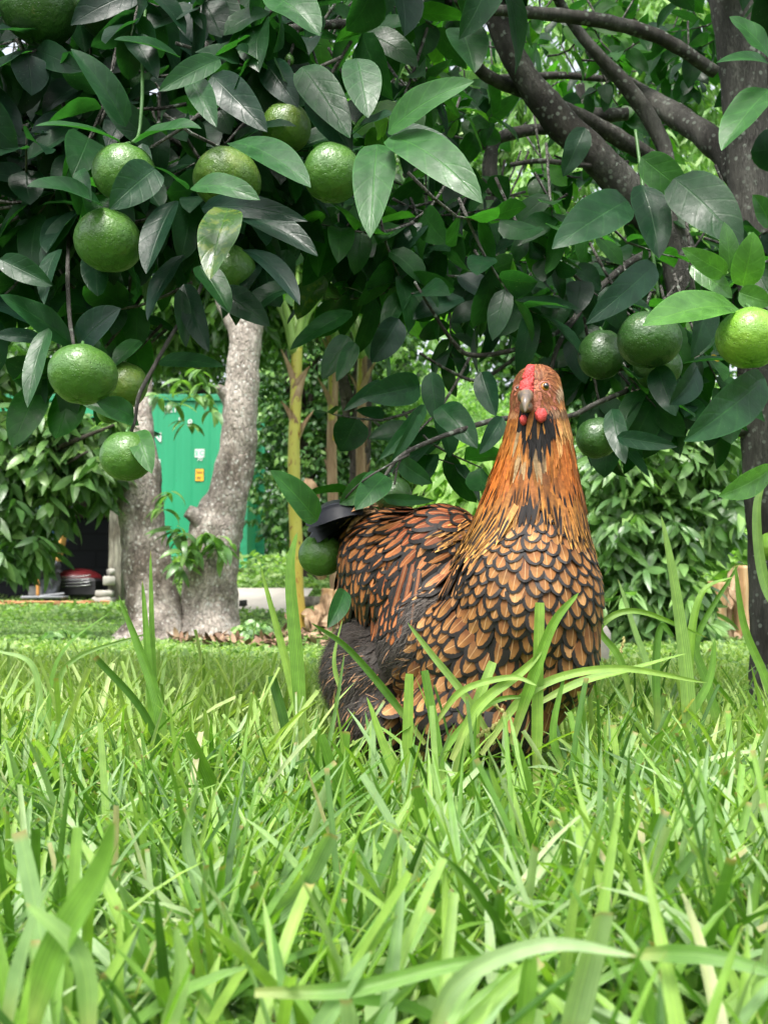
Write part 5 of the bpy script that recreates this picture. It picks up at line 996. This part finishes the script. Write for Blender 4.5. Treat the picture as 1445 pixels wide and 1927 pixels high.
TB = [([(572,1460),(560,1250),(548,1080),(560,1000)],.97,.97,26,.35,0),([(585,1460),(545,1270),(490,1062)],1.05,1.05,18,.6,0),([(310,1450),(300,1330),(262,1215),(224,1120)],.95,.95,22,.3,0),([(300,1440),(290,1250),(284,1036)],.97,.97,16,.35,0),
([(296,1450),(280,1250),(268,1092)],.96,.96,15,.35,0),([(330,1480),(270,1340),(180,1236)],.95,.9,15,.1,1),([(80,1480),(78,1340),(60,1250),(-10,1224)],1.,1.,13,.75,0),([(92,1450),(98,1290),(130,1215),(212,1150)],1.,1.,13,.3,0),
([(120,1470),(110,1300),(150,1235),(285,1190)],1.05,1.05,10,.75,0),([(455,1640),(420,1520),(358,1376)],.85,.8,32,.3,1),([(360,1620),(345,1480),(318,1308)],.85,.84,24,.55,0),([(548,1450),(535,1360),(512,1272)],.95,.95,20,.02,1),
([(665,1560),(632,1470),(602,1384)],.85,.83,24,.3,1),([(648,1560),(645,1470),(650,1376)],.84,.83,22,.35,1),([(800,1400),(722,1296),(650,1215),(586,1172)],.9,.88,15,.15,0),([(930,1400),(875,1310),(815,1235),(767,1172)],.9,.88,15,.72,0),
([(1008,1470),(1010,1300),(1014,1134)],.86,.86,24,.55,1),([(960,1400),(1000,1280),(1040,1175),(1088,1116)],.86,.84,22,.45,0),([(850,1430),(900,1330),(980,1265),(1020,1225)],.85,.85,20,.6,0),([(820,1360),(870,1300),(960,1275),(1010,1290)],.86,.84,13,.6,0),
([(905,1420),(1000,1300),(1150,1258),(1330,1285)],.86,.86,17,.6,0),([(1000,1330),(1090,1285),(1180,1262),(1290,1230)],.9,.9,16,.55,0),([(1298,1500),(1292,1300),(1270,1120),(1243,970)],1.,.97,27,.72,0),([(1288,1500),(1296,1250),(1320,1120),(1380,1085)],1.02,1.02,18,.5,0),
([(1370,1450),(1330,1290),(1310,1200),(1390,1060)],1.05,1.05,18,.3,0),([(1490,1420),(1440,1280),(1400,1180),(1382,1060)],1.1,1.1,17,.4,0),([(1500,1200),(1440,1100),(1424,960),(1448,880)],1.1,1.1,20,.75,0),([(1260,1460),(1230,1300),(1190,1180),(1162,1090)],1.05,1.05,17,.75,0),
([(1240,1440),(1232,1260),(1242,1180),(1268,1200)],1.,1.,17,.2,0),([(1095,1240),(1130,1175),(1200,1150),(1330,1200)],1.0,1.0,13,.5,0),([(1190,1330),(1165,1240),(1130,1190),(1145,1170)],1.05,1.05,14,.4,0),([(765,1480),(768,1370),(772,1268)],.86,.86,22,.55,1),
([(832,1500),(818,1380),(797,1262)],.85,.85,21,.3,1),([(850,1480),(885,1360),(928,1246)],.86,.86,22,.7,1),([(760,1500),(720,1400),(690,1312)],.85,.85,18,.6,0),([(800,1480),(860,1380),(930,1320),(1000,1310)],.86,.86,13,.4,0),([(1060,1450),(1040,1380),(1062,1268)],.86,.86,15,.3,0),
([(1380,1480),(1350,1350),(1310,1240),(1300,1140)],1.1,1.1,15,.3,0),([(1200,1500),(1260,1400),(1330,1290),(1345,1200)],1.,1.,18,.3,0),([(640,1300),(630,1240),(645,1165)],1.0,1.0,10,.7,0),([(600,1480),(628,1350),(648,1228)],.93,.93,10,.8,0),
([(40,1990),(110,1790),(195,1640),(218,1545)],.34,.32,70,.35,0),([(10,1950),(60,1760),(118,1620)],.36,.35,46,.85,0),([(170,1960),(150,1800),(50,1700)],.33,.33,40,.75,0),([(480,1868),(660,1862),(860,1815),(1010,1800)],.36,.36,30,.3,0),
([(1200,1795),(1330,1800),(1480,1840)],.36,.34,34,.25,0),([(800,1990),(860,1850),(1020,1780),(1200,1800)],.33,.32,34,.9,0),([(1060,1990),(1100,1830),(1130,1715)],.34,.33,60,.92,1),([(1240,1990),(1210,1880),(1190,1790)],.36,.35,46,.3,0),
([(470,1760),(560,1680),(622,1568)],.5,.48,40,.82,1),([(300,1980),(340,1850),(330,1740)],.36,.36,34,.75,0),([(560,1990),(640,1880),(700,1790)],.36,.36,36,.8,0),([(1400,1960),(1440,1800),(1460,1600)],.4,.4,60,.9,0),([(980,1980),(990,1850),(1000,1780)],.36,.36,40,.4,0),
([(420,1760),(350,1600),(372,1470)],.55,.55,26,.85,0),([(830,1640),(800,1550),(780,1480)],.62,.6,26,.35,1),([(1010,1620),(960,1540),(920,1440)],.7,.68,26,.7,0),([(1300,1660),(1250,1560),(1190,1450)],.7,.68,26,.5,0),([(230,1660),(120,1600),(10,1580)],.6,.58,22,.8,0)]
a = Acc()
for pts, d0, d1, w_, rn, cut in TB: strip(a, pts, d0, d1, w_, rn, bool(cut))
# seed heads
tag(a.build('tall_grass', M_GR), 'tall single grass blades standing in front of and beside the hen', 'grass', kind='stuff')
a = Acc()
for pts, d in ([(885,1290),(905,1300),(930,1325),(960,1350)],.87), ([(960,1340),(930,1365),(900,1385),(880,1392)],.87), ([(1164,1250),(1168,1225),(1174,1202)],1.2):
    q = spline(np.array(pts, float), 26); c = np.array([P(x_, y_, d) for x_, y_ in q]); a.add(*tube(c[::5], .0006, 5))
    for i_, cc in enumerate(c): a.add(*sphere(cc+(U(-.001, .001), U(-.001, .001), U(-.001, .001)), (.0014, .0014, .0019), 7, 5))
tag(a.build('grass_seed_heads', plain('seed_head', (.36, .33, .12), .7, .3, 300)), 'small knobbly seed heads on thin stems before the breast of the hen', 'seed heads', kind='stuff')
